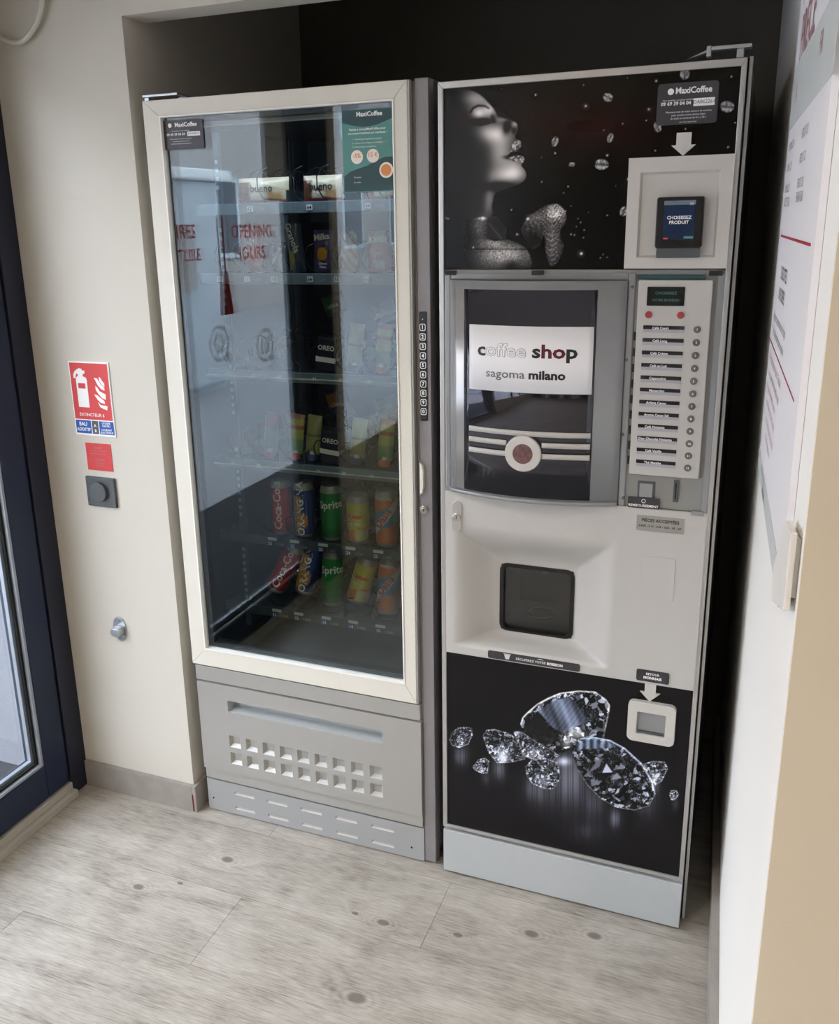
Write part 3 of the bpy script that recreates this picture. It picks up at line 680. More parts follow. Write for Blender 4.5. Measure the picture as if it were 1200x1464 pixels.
packet('wafer_packet', 'red and white wafer finger packet', 'snack', -.197, 1.46, .056, .092, .022, colr('#a83038', [(lambda u, v: (np.abs(u+v*.2-.05) < .22) & (v > .1) & (v < .5), '#dcd4d0'), (lambda u, v: (np.abs(u) < .22) & (v > .72), '#b9b0a6')]), [('red_d', [('KitKat', 0, .032, .017, 'CENTER', .05)]), ('white', [('KitKat', 0, .07, .017, 'CENTER', .05)])], G5)
def pouch(label, x, z, cap, colf, group, h=.10, w=.040, letters=()):
    root = thing('fruit_pouch', label, 'pouch', (x, .155, z), group)
    o = obj('pouch_body', pillow(w, h, .026), 'pack', None, smooth=True); o.location = (0, 0, .016); o.parent = root; vcol(o.data, lambda co: colf(co[:, 0]/w, co[:, 2]/h))
    bm = bmesh.new(); prism(bm, circ(0, 0, .014, 14), 0, .016, 'z'); c = obj('cap', bm, cap, None, bevel=.002); c.parent = root
    bm = bmesh.new(); prism(bm, circ(0, 0, .007, 12), .016, .024, 'z'); c = obj('spout', bm, 'white', None); c.parent = root
    for m, L in letters: ptext(L, lambda u, v: (u, -.0146, v+.016), m, root)
    root.rotation_euler = (-.06, .10, 0); return root
MT['capo'] = mat('orange_cap', '#e0703c', .4); MT['capb'] = mat('blue_cap', '#4a5a9c', .4); MT['capr'] = mat('red_cap', '#b84a4a', .4)
yg = colr('#cfcc6a', [(lambda u, v: v < .38, '#86b06a'), (lambda u, v: (v > .62) & (v < .72), '#c77b4a'), (lambda u, v: v > .88, '#c98a6a')])
ol = colr('#a8a868', [(lambda u, v: (v > .48) & (v < .52), '#6d7048')]); rd = colr('#9c5258', [(lambda u, v: v < .6, '#6c6a70')])
nv = colr('#2c3766', [(lambda u, v: v < .2, '#141c38')])
for grp, z, row in ((G4, 1.225, 'third'), (G3, .997, 'fourth')):
    pouch('yellow and green fruit pouch with an orange cap, rightmost on the %s shelf' % row, -.199, z, 'capo', yg, grp)
    pouch('olive yellow fruit pouch with a blue cap on the %s shelf' % row, -.2725, z, 'capb', ol, grp)
    b = thing('biscuit_roll', 'navy biscuit roll with a white band on the %s shelf' % row, 'snack', (-.338, .155, z), grp)
    bm = bmesh.new(); bx(bm, -.026, .026, -.02, .02, 0, .085); o = obj('box_body', bm, 'navy_d', None, bevel=.006); o.parent = b
    bm = bmesh.new(); bx(bm, -.0265, .0265, -.0206, .0206, .024, .036); o = obj('white_band', bm, 'white', None); o.parent = b
    ptext([('OREO', 0, .058, .016, 'CENTER', .03)], lambda u, v: (u, -.0209, v), 'white', b); b.rotation_euler = (0, .1, 0)
    u_ = packet('crisp_bag', 'small white, blue and orange bag lying high on the %s shelf, right' % row, 'snack', -.215, z+.112, .062, .045, .02, colr('#c8cdd2', [(lambda u, v: (u < -.1) & (v > .4), '#d0a858'), (lambda u, v: (v < .35), '#5a6f9c')]), [('white', [('Choco', 0, .02, .014, 'CENTER', .03)])], grp, y=.24, tilt=-.35)
    u_ = packet('crisp_bag', 'small navy and orange bag lying high on the %s shelf, centre' % row, 'snack', -.348, z+.112 if grp == G3 else z+.128, .062, .050, .02, colr('#2a3560' if grp == G3 else '#1d3a2c', [(lambda u, v: (u < 0) & (v > .3), '#d98a2c' if grp == G3 else '#2f8a3c')]), [('white', [('Choco' if grp == G3 else 'VIVA', 0, .02, .014, 'CENTER', .03)])], grp, y=.24, tilt=-.35)
    if grp == G4: u_['label'] = 'small dark green bag lying high on the third shelf'
pouch('yellow and green fruit pouch with an orange cap, left on the fourth shelf', -.443, .997, 'capo', yg, G3)
pouch('dusky red fruit pouch with a red cap, leftmost on the fourth shelf', -.515, .997, 'capr', rd, G3)
pouch('olive yellow fruit pouch beside the navy roll on the fourth shelf', -.395, .997, 'capb', ol, G3)

# ------------------------------------------------------------------ COFFEE MACHINE
cm = thing('coffee_machine', 'tall coffee vending machine with black printed panels, right of the snack machine', 'vending machine', (.285, .3, 0))
CW = .57
bm = bmesh.new(); bx(bm, 0.003, CW+.003, .036, .70, 1.0, 1.835); bx(bm, 0.003, CW+.003, .036, .70, .03, .611); bx(bm, .003, CW+.003, .28, .70, .611, 1.0); bx(bm, .003, .010, .036, .28, .611, 1.0); bx(bm, CW-.004, CW+.003, .036, .28, .611, 1.0); obj('cabinet', bm, 'body', cm, bevel=.003)
box('cabinet_front_edge', .5695, .5755, .026, .045, .015, 1.835, 'alu', cm, .001)
box('door_gap', .5667, .5694, .027, .045, .015, 1.833, 'gap', cm)
for xx in (.05, .5): 
    bm = bmesh.new(); prism(bm, circ(xx, .6, .02, 12), 0, .03, 'z'); obj('foot', bm, 'satin', cm)
    bm = bmesh.new(); prism(bm, circ(xx, .1, .02, 12), 0, .03, 'z'); obj('foot', bm, 'satin', cm)
for xx in (-.66, -.1):
    for yy in (.12, .7):
        bm = bmesh.new(); prism(bm, circ(xx, yy, .018, 12), 0, .12, 'z'); obj('foot', bm, 'satin', sm)
dr = ring_xz('door_frame', 0, .5665, .134, 1.83, (.011, .008, .009, .013), 0, .0255, 'alu', cm, .0015)
box('door_backing', .011, CW-.011, .012, .033, .142, .611, 'satin', dr); box('door_backing', .011, CW-.011, .012, .033, 1.0, 1.817, 'satin', dr)
bm = bmesh.new(); bx(bm, 0, .566, .002, .034, .006, .124); ck = obj('kick_panel', bm, 'cofkick', cm, bevel=.0015)
box('lower_hinge', .535, .566, .006, .03, .126, .133, 'chrome', cm)
bm = bmesh.new(); bx(bm, .50, .572, .0, .03, 1.846, 1.852); bx(bm, .548, .56, .005, .02, 1.831, 1.846); bx(bm, .498, .506, -.002, .02, 1.836, 1.853)
prism(bm, [(.46, 1.836), (.50, 1.846), (.50, 1.851)], .02, .05); obj('top_hinge', bm, 'steel', cm, bevel=.001)

# --- printed art on the two glossy panels.  Hm maps panel metres to drawing units
Hm = np.array([440.000682, -79.919057, 634.090054, -61.938032, -631.255027, 1246.591697, -.159189, -.120491])
def art(x, z):
    w = Hm[6]*x + Hm[7]*z + 1; return (Hm[0]*x+Hm[1]*z+Hm[2])/w, (Hm[3]*x+Hm[4]*z+Hm[5])/w
def sd(X, Y, pts):
    """signed distance to polygon, negative inside"""
    P = np.array(pts, float); n = len(P); d = np.full(X.shape, 1e9); ins = np.zeros(X.shape, bool)
    for i in range(n):
        a, b = P[i], P[(i+1) % n]; e = b-a; wx, wy = X-a[0], Y-a[1]
        t = np.clip((wx*e[0]+wy*e[1])/(e@e+1e-9), 0, 1); d = np.minimum(d, (wx-e[0]*t)**2+(wy-e[1]*t)**2)
        c = ((a[1] > Y) != (b[1] > Y)); 
        if abs(e[1]) > 1e-9: ins ^= c & (X < (Y-a[1])/e[1]*e[0]+a[0])
    d = np.sqrt(d); return np.where(ins, -d, d)
def G(X, Y, cx, cy, sx, sy, a, rot=0):
    c, s = math.cos(rot), math.sin(rot); u = (X-cx)*c+(Y-cy)*s; v = -(X-cx)*s+(Y-cy)*c
    return a*np.exp(-(u/sx)**2-(v/sy)**2)
def seg(X, Y, pts, w):
    d = np.full(X.shape, 1e9)
    for a, b in zip(pts, pts[1:]):
        a = np.array(a, float); e = np.array(b, float)-a; t = np.clip(((X-a[0])*e[0]+(Y-a[1])*e[1])/(e@e), 0, 1)
        d = np.minimum(d, np.hypot(X-a[0]-e[0]*t, Y-a[1]-e[1]*t))
    return np.exp(-(d/w)**2)
def smoothpoly(pts, n=4):
    P = np.array(pts, float); out = []
    for i in range(len(P)):
        p0, p1, p2, p3 = P[i-1], P[i], P[(i+1) % len(P)], P[(i+2) % len(P)]
        for k in range(n):
            t = k/n; out.append(.5*((2*p1)+(-p0+p2)*t+(2*p0-5*p1+4*p2-p3)*t*t+(-p0+3*p1-3*p2+p3)*t**3))
    return out
FACE = [(-60,1060),(-60,60),(60,80),(110,92),(150,94),(200,108),(250,140),(300,190),(340,235),(360,268),(372,290),(400,300),(440,311),(480,325),(510,342),(522,365),(521,400),
        (510,425),(502,445),(512,462),(538,474),(549,500),(546,530),(532,560),(500,572),(450,590),(470,604),(520,598),(556,604),(569,622),(563,642),(550,655),(556,672),(578,700),(587,732),
        (580,760),(560,785),(520,806),(470,825),(420,843),(375,860),(350,882),(338,920),(328,970),(320,1045),(150,1060)]
CHEST = [(150,1060),(250,1045),(300,1050),(295,1205),(350,1225),(440,1212),(530,1238),(585,1280),(615,1330),(632,1390),(612,1470),(-60,1500),(-60,1060)]
HAND = [(545,1155),(560,1100),(600,1045),(680,985),(745,955),(815,945),(868,990),(888,1045),(872,1105),(842,1150),(850,1220),(870,1260),(850,1330),(810,1400),(760,1410),(725,1300),(718,1190),(690,1260),(640,1290),(590,1240)]
def upper_art(x, z):
    px, py = art(x, z); X = (px-640)*5.228; Y = (py-110)*5.228
    N = RNG.random(X.shape); L = np.full(X.shape, .028)
    L += G(X, Y, 200, 500, 420, 700, .055) + G(X, Y, 780, 1500, 500, 120, .05)
    ins = sstep(-sd(X, Y, smoothpoly(FACE, 3)), -2, 5)
    f = (G(X,Y,215,165,120,65,.42)+G(X,Y,315,250,50,60,.42)+G(X,Y,225,275,55,32,.55)+G(X,Y,330,420,130,70,.50)+G(X,Y,395,560,85,150,.42)+G(X,Y,505,715,85,70,.50)
         +G(X,Y,400,740,110,60,.30)+G(X,Y,500,350,26,22,.40)+G(X,Y,400,318,60,18,.22)+G(X,Y,300,920,38,120,.33,.12)+G(X,Y,240,240,90,30,.2)+G(X,Y,500,640,60,40,.15))
    f -= (G(X,Y,437,385,28,50,.45,.25)+G(X,Y,492,402,11,16,.5)+G(X,Y,250,328,70,18,.55,-.08)+G(X,Y,360,815,130,32,.38,-.1)+G(X,Y,455,600,40,14,.5)+G(X,Y,530,455,20,20,.15)
          +.45*seg(X,Y,[(168,262),(185,232),(225,212),(275,216),(303,232)],8)+.6*seg(X,Y,[(195,352),(240,358),(285,348),(330,332)],7)+.25*seg(X,Y,[(330,290),(345,330)],14))
    fade = sstep(X, 10+np.clip((Y-150)*.40, 0, 200), 190+np.clip((Y-150)*.42, 0, 150))
    L = L*(1-ins) + ins*(.10*sstep(X, -50, 300)+.07 + np.clip(f*1.25, 0, .92)*fade*1.05)
    # jewelled lips
    cell = np.floor(X/13)*37.7+np.floor(Y/13+.5*np.floor(X/13))*91.3; cs = np.modf(np.abs(np.sin(cell)*4375.5))[0]
    lips = np.maximum(sstep(-sd(X,Y,[(462,545),(480,500),(515,468),(545,476),(548,520),(530,535),(505,560),(470,562)]),-2,4), sstep(-sd(X,Y,[(450,598),(500,585),(560,592),(572,615),(566,638),(520,640),(480,628)]),-2,4))
    L = L*(1-lips) + lips*(.25+.7*cs**1.5)
    mouth = sstep(-sd(X,Y,[(440,590),(470,560),(515,555),(545,520),(532,565),(520,585),(470,600)]),-2,4); L = L*(1-mouth)+.06*mouth
    ch = sstep(-sd(X, Y, CHEST), -2, 8); sf = (.10+G(X,Y,420,1330,190,80,.62)+G(X,Y,230,1120,60,80,.25)+G(X,Y,250,1050,40,16,.6)+G(X,Y,330,1240,90,30,.3)-.3*seg(X,Y,[(150,1287),(620,1290)],5)-G(X,Y,470,1400,60,40,.25))
    sf = sf*sstep(X, 60, 260) + .04; sf = sf*(.65+.7*N); L = L*(1-ch)+ch*np.clip(sf, .03, 1)
    br = sstep(-sd(X,Y,[(300,1045),(365,1042),(438,1130),(430,1212),(360,1215),(292,1205)]),-2,4); L = L*(1-.75*br)+.75*br*(.17+.15*seg(X,Y,[(300,1045),(370,1045),(438,1130),(430,1210)],6)+.2*seg(X,Y,[(310,1100),(400,1210)],7))
    h = sstep(-sd(X,Y,smoothpoly(HAND,3)),-3,9); ridg = .5+.5*np.sin((Y*.62+X*.25+30*np.sin(X*.03))*.28)
    n2 = np.modf(np.abs(np.sin(np.floor(X/9)*37.7+np.floor(Y/7)*91.3)*4375.5))[0]; ridg = np.where(X < 720, .5+.5*np.sin((Y*.5-X*.5+20*np.sin(Y*.03))*.30), ridg)
    hv = (.22+G(X,Y,810,1010,75,60,.75)+G(X,Y,780,1230,60,160,.25)+G(X,Y,650,1050,80,60,.2)-G(X,Y,640,1220,60,50,.2))*(.45+.35*ridg+.5*n2)*(.55+.9*N); L = L*(1-h)+h*np.clip(hv,.03,1)
    C = np.stack([L, L*.975, L*.965], 1)
    # red reflection of the room painted into the background colour, small warm cheek tint
    rg = G(px,py,850,180,110,36,.10)*(1-ins); C[:,0] += rg; C[:,0] += ins*G(X,Y,100,320,50,60,.05)
    beans = [(979,105,6.5,8.5,0),(869,139,7,6,.5),(1040,152,10,8,.15),(940,181,5,7.5,-.3),(793,202,4.5,7.5,.3),(872,197,4,7,.3),(817,235,4.5,3,0),(860,235,10,7.5,.05),(892,302,5.5,7.5,.5)]
    for bx_, by, a, b, r in beans:
        c, s = math.cos(r), math.sin(r); u = ((px-bx_)*c+(py-by)*s)/a; v = (-(px-bx_)*s+(py-by)*c)/b; q = u*u+v*v
        m = sstep(-q, -1.15, -.85)[:, None]; cell = np.floor(px/1.7)*37.7+np.floor(py/1.7)*91.3; cs = np.modf(np.abs(np.sin(cell)*4375.5))[0]
        tone = (.35+.5*cs) * (1-.6*np.exp(-((v if a > b else u)/.22)**2)); C = C*(1-m)+m*tone[:, None]
    stars = [(267,168,1),(560,153,1.2),(568,228,2.4),(717,128,1),(820,138,1.7),(1090,123,1.8),(794,240,1.8),(700,292,1),(785,280,.9),(632,315,.9),(410,412,.9),(458,397,1.7),(645,405,1.6),(817,388,1.5),(1078,375,1.6),(720,490,2.4),
             (410,500,1.2),(505,517,1.2),(302,600,1.5),(645,620,1.5),(552,757,3.2),(515,587,1),(1103,288,1.2),(925,310,1.2),(1012,282,.8),(675,513,.7),(578,610,.8),(540,632,1),(550,645,1),(562,672,1),(388,188,1.6),(630,760,1),(645,770,1),
             (620,772,1),(488,540,1),(495,605,1.2),(360,632,2.6),(322,688,1.8),(515,688,1.5),(527,690,1.2),(68,630,1),(165,735,1.5),(200,630,3),(75,632,1.2),(560,700,.9),(535,660,.8)]
    for sx_, sy, w in stars:
        a, b = 610+sx_*.4, 60+sy*.4; C += (G(px,py,a,b,.55*w+.25,.55*w+.25,.9)+(G(px,py,a,b,2.2*w,2.2*w,.10) if w > 1.5 else 0))[:, None]
    return C
ua = canvas('upper_art_panel', .011, .559, 1.473, 1.817, .0045, .00155, upper_art, 'printg', cm)
lab(ua, 'glossy black panel printed with a woman in profile blowing sparkling coffee beans')
D2 = lambda L: [(640+a/3.75, 970+b/3.75) for a, b in L]
DIA = [ (D2([(388,250),(398,215),(430,180),(480,140),(540,105),(600,82),(700,70),(790,75),(850,118),(870,150),(866,200),(850,260),(835,330),(760,325),(700,335),(665,385),(600,410),(520,385),(440,340),(410,300)]), 5.2, 1),
        (D2([(185,310),(205,282),(250,276),(330,300),(372,330),(400,380),(415,440),(330,458),(262,460),(215,400)]), 3.0, 2),
        (D2([(350,290),(400,290),(450,330),(560,390),(600,420),(560,450),(450,440),(400,420),(380,350)]), 2.6, 3),
        (D2([(415,480),(445,445),(520,432),(590,455),(605,540),(570,600),(520,600),(450,570),(422,530)]), 2.4, 4),
        (D2([(6,335),(20,295),(50,270),(90,264),(128,270),(132,310),(110,360),(60,378),(20,365)]), 2.2, 5),
        (D2([(130,480),(160,440),(200,430),(222,448),(215,515),(180,515),(145,500)]), 1.8, 6),
        (D2([(1045,465),(1100,447),(1165,452),(1182,490),(1148,560),(1112,578),(1075,525)]), 2.0, 7),
        ([(957,1139),(959,1132),(966,1131),(971,1137),(966,1146),(960,1146)], 1.5, 8),
        (D2([(662,395),(680,345),(715,325),(790,320),(870,335),(950,378),(1040,460),(1100,560),(1114,625),(1080,690),(1000,714),(900,697),(820,650),(750,580),(700,500)]), 4.2, 9) ]
def lower_art(x, z):
    px, py = art(x, z); C = np.tile(rgb('#0f0e12'), (len(px), 1)); C += G(px,py,800,1120,200,60,.035)[:, None]
    cool = np.array([.92, .96, 1.06])
    for gx, gy, sx, sy, a in ((815,1115,22,40,.42),(850,1150,14,22,.25),(880,1172,8,14,.4),(713,1100,8,16,.42),(658,1082,9,14,.38),(694,1115,6,10,.2),(775,1135,18,22,.22),(925,1150,16,26,.22),(938,1125,5,14,.3),(760,1128,12,16,.2),(840,1190,26,16,.14),(966,1152,4,8,.2)):
        st = .75+.25*np.sin(px*1.1+np.sin(px*.37)*3); C += (G(px,py,gx,gy,sx,sy,a)*st)[:, None]*cool
    for pts, cs, sd_ in DIA:
        d = sd(px, py, pts); m = sstep(-d, -.5, .7)[:, None]; r = np.random.default_rng(100+sd_); P = np.array(pts); lo, hi = P.min(0), P.max(0)
        n = max(14, int((hi-lo)[0]*(hi-lo)[1]/cs**2)); S_ = lo + r.random((n, 2))*(hi-lo); val = r.random(n)**(5.5 if sd_ in (1, 9) else 4.5)
        idx = np.where(d < 3)[0]; qx, qy = px[idx], py[idx]; best = np.full(len(idx), 1e9); sec = best.copy(); bi = np.zeros(len(idx), int)
        ang = r.random(n)*3; 
        for k in range(n):
            ca, sa = math.cos(ang[k]), math.sin(ang[k]); u = (qx-S_[k,0])*ca+(qy-S_[k,1])*sa; v = -(qx-S_[k,0])*sa+(qy-S_[k,1])*ca
            dd = np.abs(u)*1.0+np.abs(v)*.55; cl = dd < best; sec = np.where(cl, best, np.minimum(sec, dd)); bi = np.where(cl, k, bi); best = np.where(cl, dd, best)
        L = .05+.9*val[bi]; L += .5*np.exp(-((sec-best)/.3)**2)*(r.random(n)[bi] > .72)
        fx = np.tile(L[:, None], (1, 3))*cool
        if sd_ == 1:
            tb = sstep(-sd(qx, qy, D2([(482,185),(560,125),(650,100),(690,140),(760,235),(700,260),(620,300),(560,270),(500,200)])), -1, 2)[:, None]
            sh = (.44+.16*np.sin((qx*.9-qy*.55)*.16)+.05*np.sin((qx*1.1-qy*.4)*.5)+.04*np.sin(qx*.9+qy*.7))[:, None]*np.array([.86,.94,1.12]); fx = fx*(1-tb)+tb*sh
            dk = sstep(-sd(qx, qy, D2([(400,260),(480,190),(560,280),(600,340),(520,370),(430,320)])), -1, 3)[:, None]; fx = fx*(1-.85*dk)+.85*dk*.1
            ed = seg(qx, qy, D2([(388,248),(400,215),(480,142),(600,84),(700,72),(790,77)]), 1.5)[:, None]; fx = fx+ed*.9
            ed = seg(qx, qy, D2([(790,77),(850,120),(868,150),(850,250),(835,328)]), .9)[:, None]; fx = fx+ed*.55
            fx += (G(qx,qy,822,1052,16,6,.5)+G(qx,qy,810,1065,8,6,.45))[:, None]
        if sd_ == 9:
            t2 = sstep(-sd(qx, qy, D2([(680,350),(760,325),(860,340),(900,380),(780,385),(690,388)])), -.5, 1.5)[:, None]; fx = fx*(1-.8*t2)+.8*t2*np.array([.58,.66,.78])*(.75+.4*np.sin(qx*.6))[:, None]
            fx *= (1-.45*G(qx,qy,862,1110,30,26,1))[:, None]
            for tri, tv in (([(850,462),(885,510),(828,512)],.85),([(905,512),(935,540),(870,552)],.6),([(930,455),(948,490),(910,495)],.55),([(750,515),(790,462),(830,425),(815,480)],.45),([(915,590),(920,615),(895,630)],.8),([(765,548),(790,545),(792,580),(770,585)],.5)):
                t3 = sstep(-sd(qx, qy, D2(tri)), -.4, .6)[:, None]; fx = fx*(1-t3)+t3*tv*cool
            ed = seg(qx, qy, D2([(700,328),(790,322),(870,337),(950,380),(1040,462),(1100,562),(1114,625)]), 1.9)[:, None]; fx += ed*np.array([.75,.83,.98])
            ed = seg(qx, qy, D2([(1114,625),(1080,690),(1000,713),(900,697),(820,650),(750,580),(700,500)]), .8)[:, None]; fx += ed*.6
        if sd_ not in (1, 9):
            ed = np.exp(-((d[idx]+.7)/.8)**2)[:, None]; fx += ed*.35
            c0 = P.mean(0); fx += G(qx,qy,c0[0],c0[1]+(hi-lo)[1]*.22,(hi-lo)[0]*.22,(hi-lo)[1]*.2,.4)[:, None]*cool
        if sd_ == 2: fx += G(qx,qy,717,1086,7,9,.7)[:, None]*cool
        C[idx] = C[idx]*(1-m[idx])+m[idx]*np.clip(fx, 0, 1)
    C += (G(px,py,805,1090,10,6,.6)+G(px,py,739,1050,4,3,.7)+G(px,py,822,1045,7,4,.5)+G(px,py,936,1117,4,6,.5))[:, None]*cool
    return C
la = canvas('lower_art_panel', .011, .5575, .142, .6105, .0045, .00165, lower_art, 'prints', cm)
lab(la, 'black panel printed with glittering cut diamonds')
# --- payment niche (top right)
bm = bmesh.new(); holes = [(.396, .537, 1.494, 1.647, .0068, .004, 0)]
pockets(bm, .374, .559, 1.474, 1.673, -.003, .009, holes)
pf = obj('payment_panel', bm, 'cof_pale', cm); lab(pf, 'off-white square payment panel with a recessed centre')
tm = plate('card_terminal', rrect(.430, .513, 1.512, 1.602, .004), -.018, .008, 'black', pf, .002); lab(tm, 'black contactless card terminal')
plate('terminal_base', rrect(.433, .510, 1.494, 1.512, .002), -.013, .008, 'anthr', pf, .001)
plate('screen', rrect(.4435, .4985, 1.5275, 1.5955, .002), -.0188, -.0178, 'screen', tm)
text('screen_lettering', [('CHOISISSEZ', .471, 1.5655, .0082, 'CENTER', .02), ('PRODUIT', .471, 1.557, .0082, 'CENTER', .02), ('))))', .492, 1.590, .006)], front(-.0192), 'white', tm)
box('red_key', .445, .4535, -.0192, -.0188, 1.5275, 1.5305, 'red', tm); box('green_key', .481, .4975, -.0192, -.0188, 1.5285, 1.5325, 'teal', tm)
box('status_bar', .4435, .4985, -.0191, -.0188, 1.588, 1.5955, 'strip', tm)
bm = bmesh.new(); prism(bm, [(.456, 1.713), (.482, 1.713), (.482, 1.692), (.4905, 1.692), (.469, 1.6735), (.4475, 1.692), (.456, 1.692)], .0008, .0042); obj('down_arrow', bm, 'cof_pale', cm)
bs = plate('info_sticker', rrect(.4185, .523, 1.727, 1.797, .006), .0022, .0042, 'sticker', cm); lab(bs, 'dark grey information sticker in the top right of the upper panel')
text('lettering', [('MaxiCoffee', .481, 1.7835, .0145, ('F', .062), .03), ('Une question, un souci technique ?', .458, 1.7685, .0042), ('09 69 39 04 04', .4515, 1.7625, .0082, ('F', .052), .03),
     ('Munissez-vous de votre numero de machine', .474, 1.7485, .0044), ('pour joindre notre service client', .474, 1.743, .0044), ('du lundi au vendredi de 8 h a 18 h', .474, 1.7375, .0044), ('prix d\'un appel local', .474, 1.731, .0036)], front(.0018), 'white', bs)
plate('number_tag', rrect(.4815, .5175, 1.7565, 1.7695, .001), .0016, .0021, 'white', bs)
text('lettering', [('DA862261', .4995, 1.763, .0085)], front(.0013), 'ink', bs)
bm = bmesh.new(); n = 16; prism(bm, circ(.4415, 1.783, .0055, n), .0015, .0021); obj('round_logo', bm, 'white', bs)
# --- middle section: cover, drum window, selection panel
md = box('middle_panel', .011, .559, .004, .012, 1.0, 1.472, 'cover', cm, .002)
bm = bmesh.new()
for (xa, xb, za, zb) in ((.0115, .0255, 1.0, 1.466), (.383, .397, 1.0, 1.466), (.0255, .383, 1.452, 1.466), (.545, .5585, 1.0, 1.466)): bx(bm, xa, xb, -.001, .006, za, zb)
obj('cover_rim', bm, 'trans', cm, bevel=.003)
for xx, zz in ((.026, 1.4665), (.207, 1.467), (.541, 1.466), (.023, 1.007), (.206, .998), (.54, 1.0)):
    box('cover_clip', xx-.012, xx+.012, -.004, .004, zz-.005, zz+.004, 'satin' if zz > 1.3 else 'trans', cm, .001)
for xx, zz in ((.392, 1.44), (.3945, 1.018), (.387, 1.15), (.387, 1.30)):
    bm = bmesh.new(); prism(bm, circ(xx, zz, .0035, 10), -.0022, 0); obj('cover_screw', bm, 'anthr', cm)
# convex drum window
def bulge(x, x0=.020, x1=.388, d=.038): t = (x-x0)/(x1-x0)*2-1; return -.002 - d*(1-t*t)
def curved(name, xa, xb, za, zb, off, m, par, nx=24, thick=.001):
    bm = bmesh.new(); F = []; B = []
    for i in range(nx+1):
        x = xa+(xb-xa)*i/nx; y = bulge(x)-off
        F.append((bm.verts.new((x, y, za)), bm.verts.new((x, y, zb)))); B.append((bm.verts.new((x, y+thick, za)), bm.verts.new((x, y+thick, zb))))
    for i in range(nx):
        bm.faces.new((F[i][0], F[i+1][0], F[i+1][1], F[i][1])); bm.faces.new((B[i][0], B[i][1], B[i+1][1], B[i+1][0]))
        bm.faces.new((F[i][0], B[i][0], B[i+1][0], F[i+1][0])); bm.faces.new((F[i][1], F[i+1][1], B[i+1][1], B[i][1]))
    bm.faces.new((F[0][0], F[0][1], B[0][1], B[0][0])); bm.faces.new((F[-1][0], B[-1][0], B[-1][1], F[-1][1]))
    o = obj(name, bm, m, par); 
    for p in o.data.polygons: p.use_smooth = abs(p.normal.z) < .5
    return o
drum = curved('drum_window', .0255, .383, 1.000, 1.452, 0, 'trans', cm, thick=.004); lab(drum, 'bowed grey plastic window with a dark glossy centre')
bm = bmesh.new()
for zz in (.9995, 1.4515):
    V = [bm.verts.new((.0255+(.3575)*i/24, bulge(.0255+.3575*i/24)+.001, zz)) for i in range(25)] + [bm.verts.new((.383, .004, zz)), bm.verts.new((.0255, .004, zz))]
    bm.faces.new(V)
obj('drum_end_cap', bm, 'trans', drum)
curved('dark_glass', .060, .330, 1.012, 1.435, .0008, 'dglass', drum)
curved('bright_edge_strip', .040, .0595, 1.012, 1.435, .0008, 'alu', drum)
curved('bottom_rail', .0255, .383, 1.0, 1.008, .002, 'trans', drum, thick=.003)
cc = curved('brand_card', .073, .326, 1.232, 1.365, .0022, 'card', drum)
cp = lambda o: (lambda u, v: (u, bulge(u)-o, v))
text('lettering', [('coffee', .1445, 1.315, .037, ('F', .104), .022)], cp(.0026), 'greytxt', drum)
text('lettering_fill', [('coffee', .1445, 1.315, .037, ('F', .104, .022), .003)], cp(.0032), 'card', drum)
text('lettering', [('coffee', .1445, 1.315, .037, ('F', .104), .022, (-.06, -.0345))], cp(.0038), 'ink', drum)
text('lettering', [('shop', .253, 1.315, .037, ('F', .089), .03)], cp(.0026), 'ink', drum)
text('lettering_red', [('shop', .253, 1.315, .037, ('F', .089, .03), .004, (-.026, .0215))], cp(.0032), 'wine', drum)
text('lettering', [('sagoma', .153, 1.268, .024, ('F', .083), .008)], cp(.0026), 'greytxt', drum)
text('lettering', [('milano', .239, 1.268, .024, ('F', .073), .035)], cp(.0026), 'ink', drum)
for zz in (1.148, 1.1255, 1.1025):
    curved('chrome_band', .072, .158 if zz < 1.14 else .327, zz-.0055, zz+.0055, .0018, 'cof', drum, thick=.0004)
    if zz < 1.14: curved('chrome_band', .232, .327, zz-.0055, zz+.0055, .0018, 'cof', drum, thick=.0004)
yb = bulge(.194)
bm = bmesh.new(); prism(bm, circ(.194, 1.106, .038, 40), yb-.006, yb+.004); obj('bean_badge', bm, 'cof_pale', drum, bevel=.002)
bm = bmesh.new(); prism(bm, circ(.194, 1.106, .021, 32), yb-.0068, yb-.0058); obj('bean_picture', bm, 'bean', drum)
# faint outline ring of the badge
# selection keypad panel
spn = plate('selection_panel', rrect(.4035, .5375, 1.071, 1.453, .003), -.007, .003, 'cof', cm, .0015); lab(spn, 'off-white selection panel with twelve drink buttons')
box('top_slot', .400, .523, -.003, .003, 1.4545, 1.463, 'teal_d', cm)
dsp = plate('display', rrect(.4205, .489, 1.4055, 1.441, .002), -.0085, -.0068, 'lcd', spn); 
text('display_lettering', [('CHOISISSEZ', .455, 1.429, .0075), ('VOTRE BOISSON', .455, 1.416, .0065)], front(-.0088), 'teal', dsp)
for xx in (.4255, .484):
    bm = bmesh.new(); prism(bm, circ(xx, 1.3885, .0068, 20), -.011, -.0068); obj('red_button', bm, 'redbtn', spn, bevel=.0015)
drinks = ['Caf\u00e9 Court', 'Caf\u00e9 Long', 'Caf\u00e9 Cr\u00e8me', 'Caf\u00e9 au Lait', 'Cappuccino', 'Mocaccino', 'Ar\u00f4me Cacao', 'Aroma Cacao lait', 'Caf\u00e9 Noisette', 'Duo Chocolat Noisette', 'Caf\u00e9 Vanille', 'Th\u00e9 Menthe']
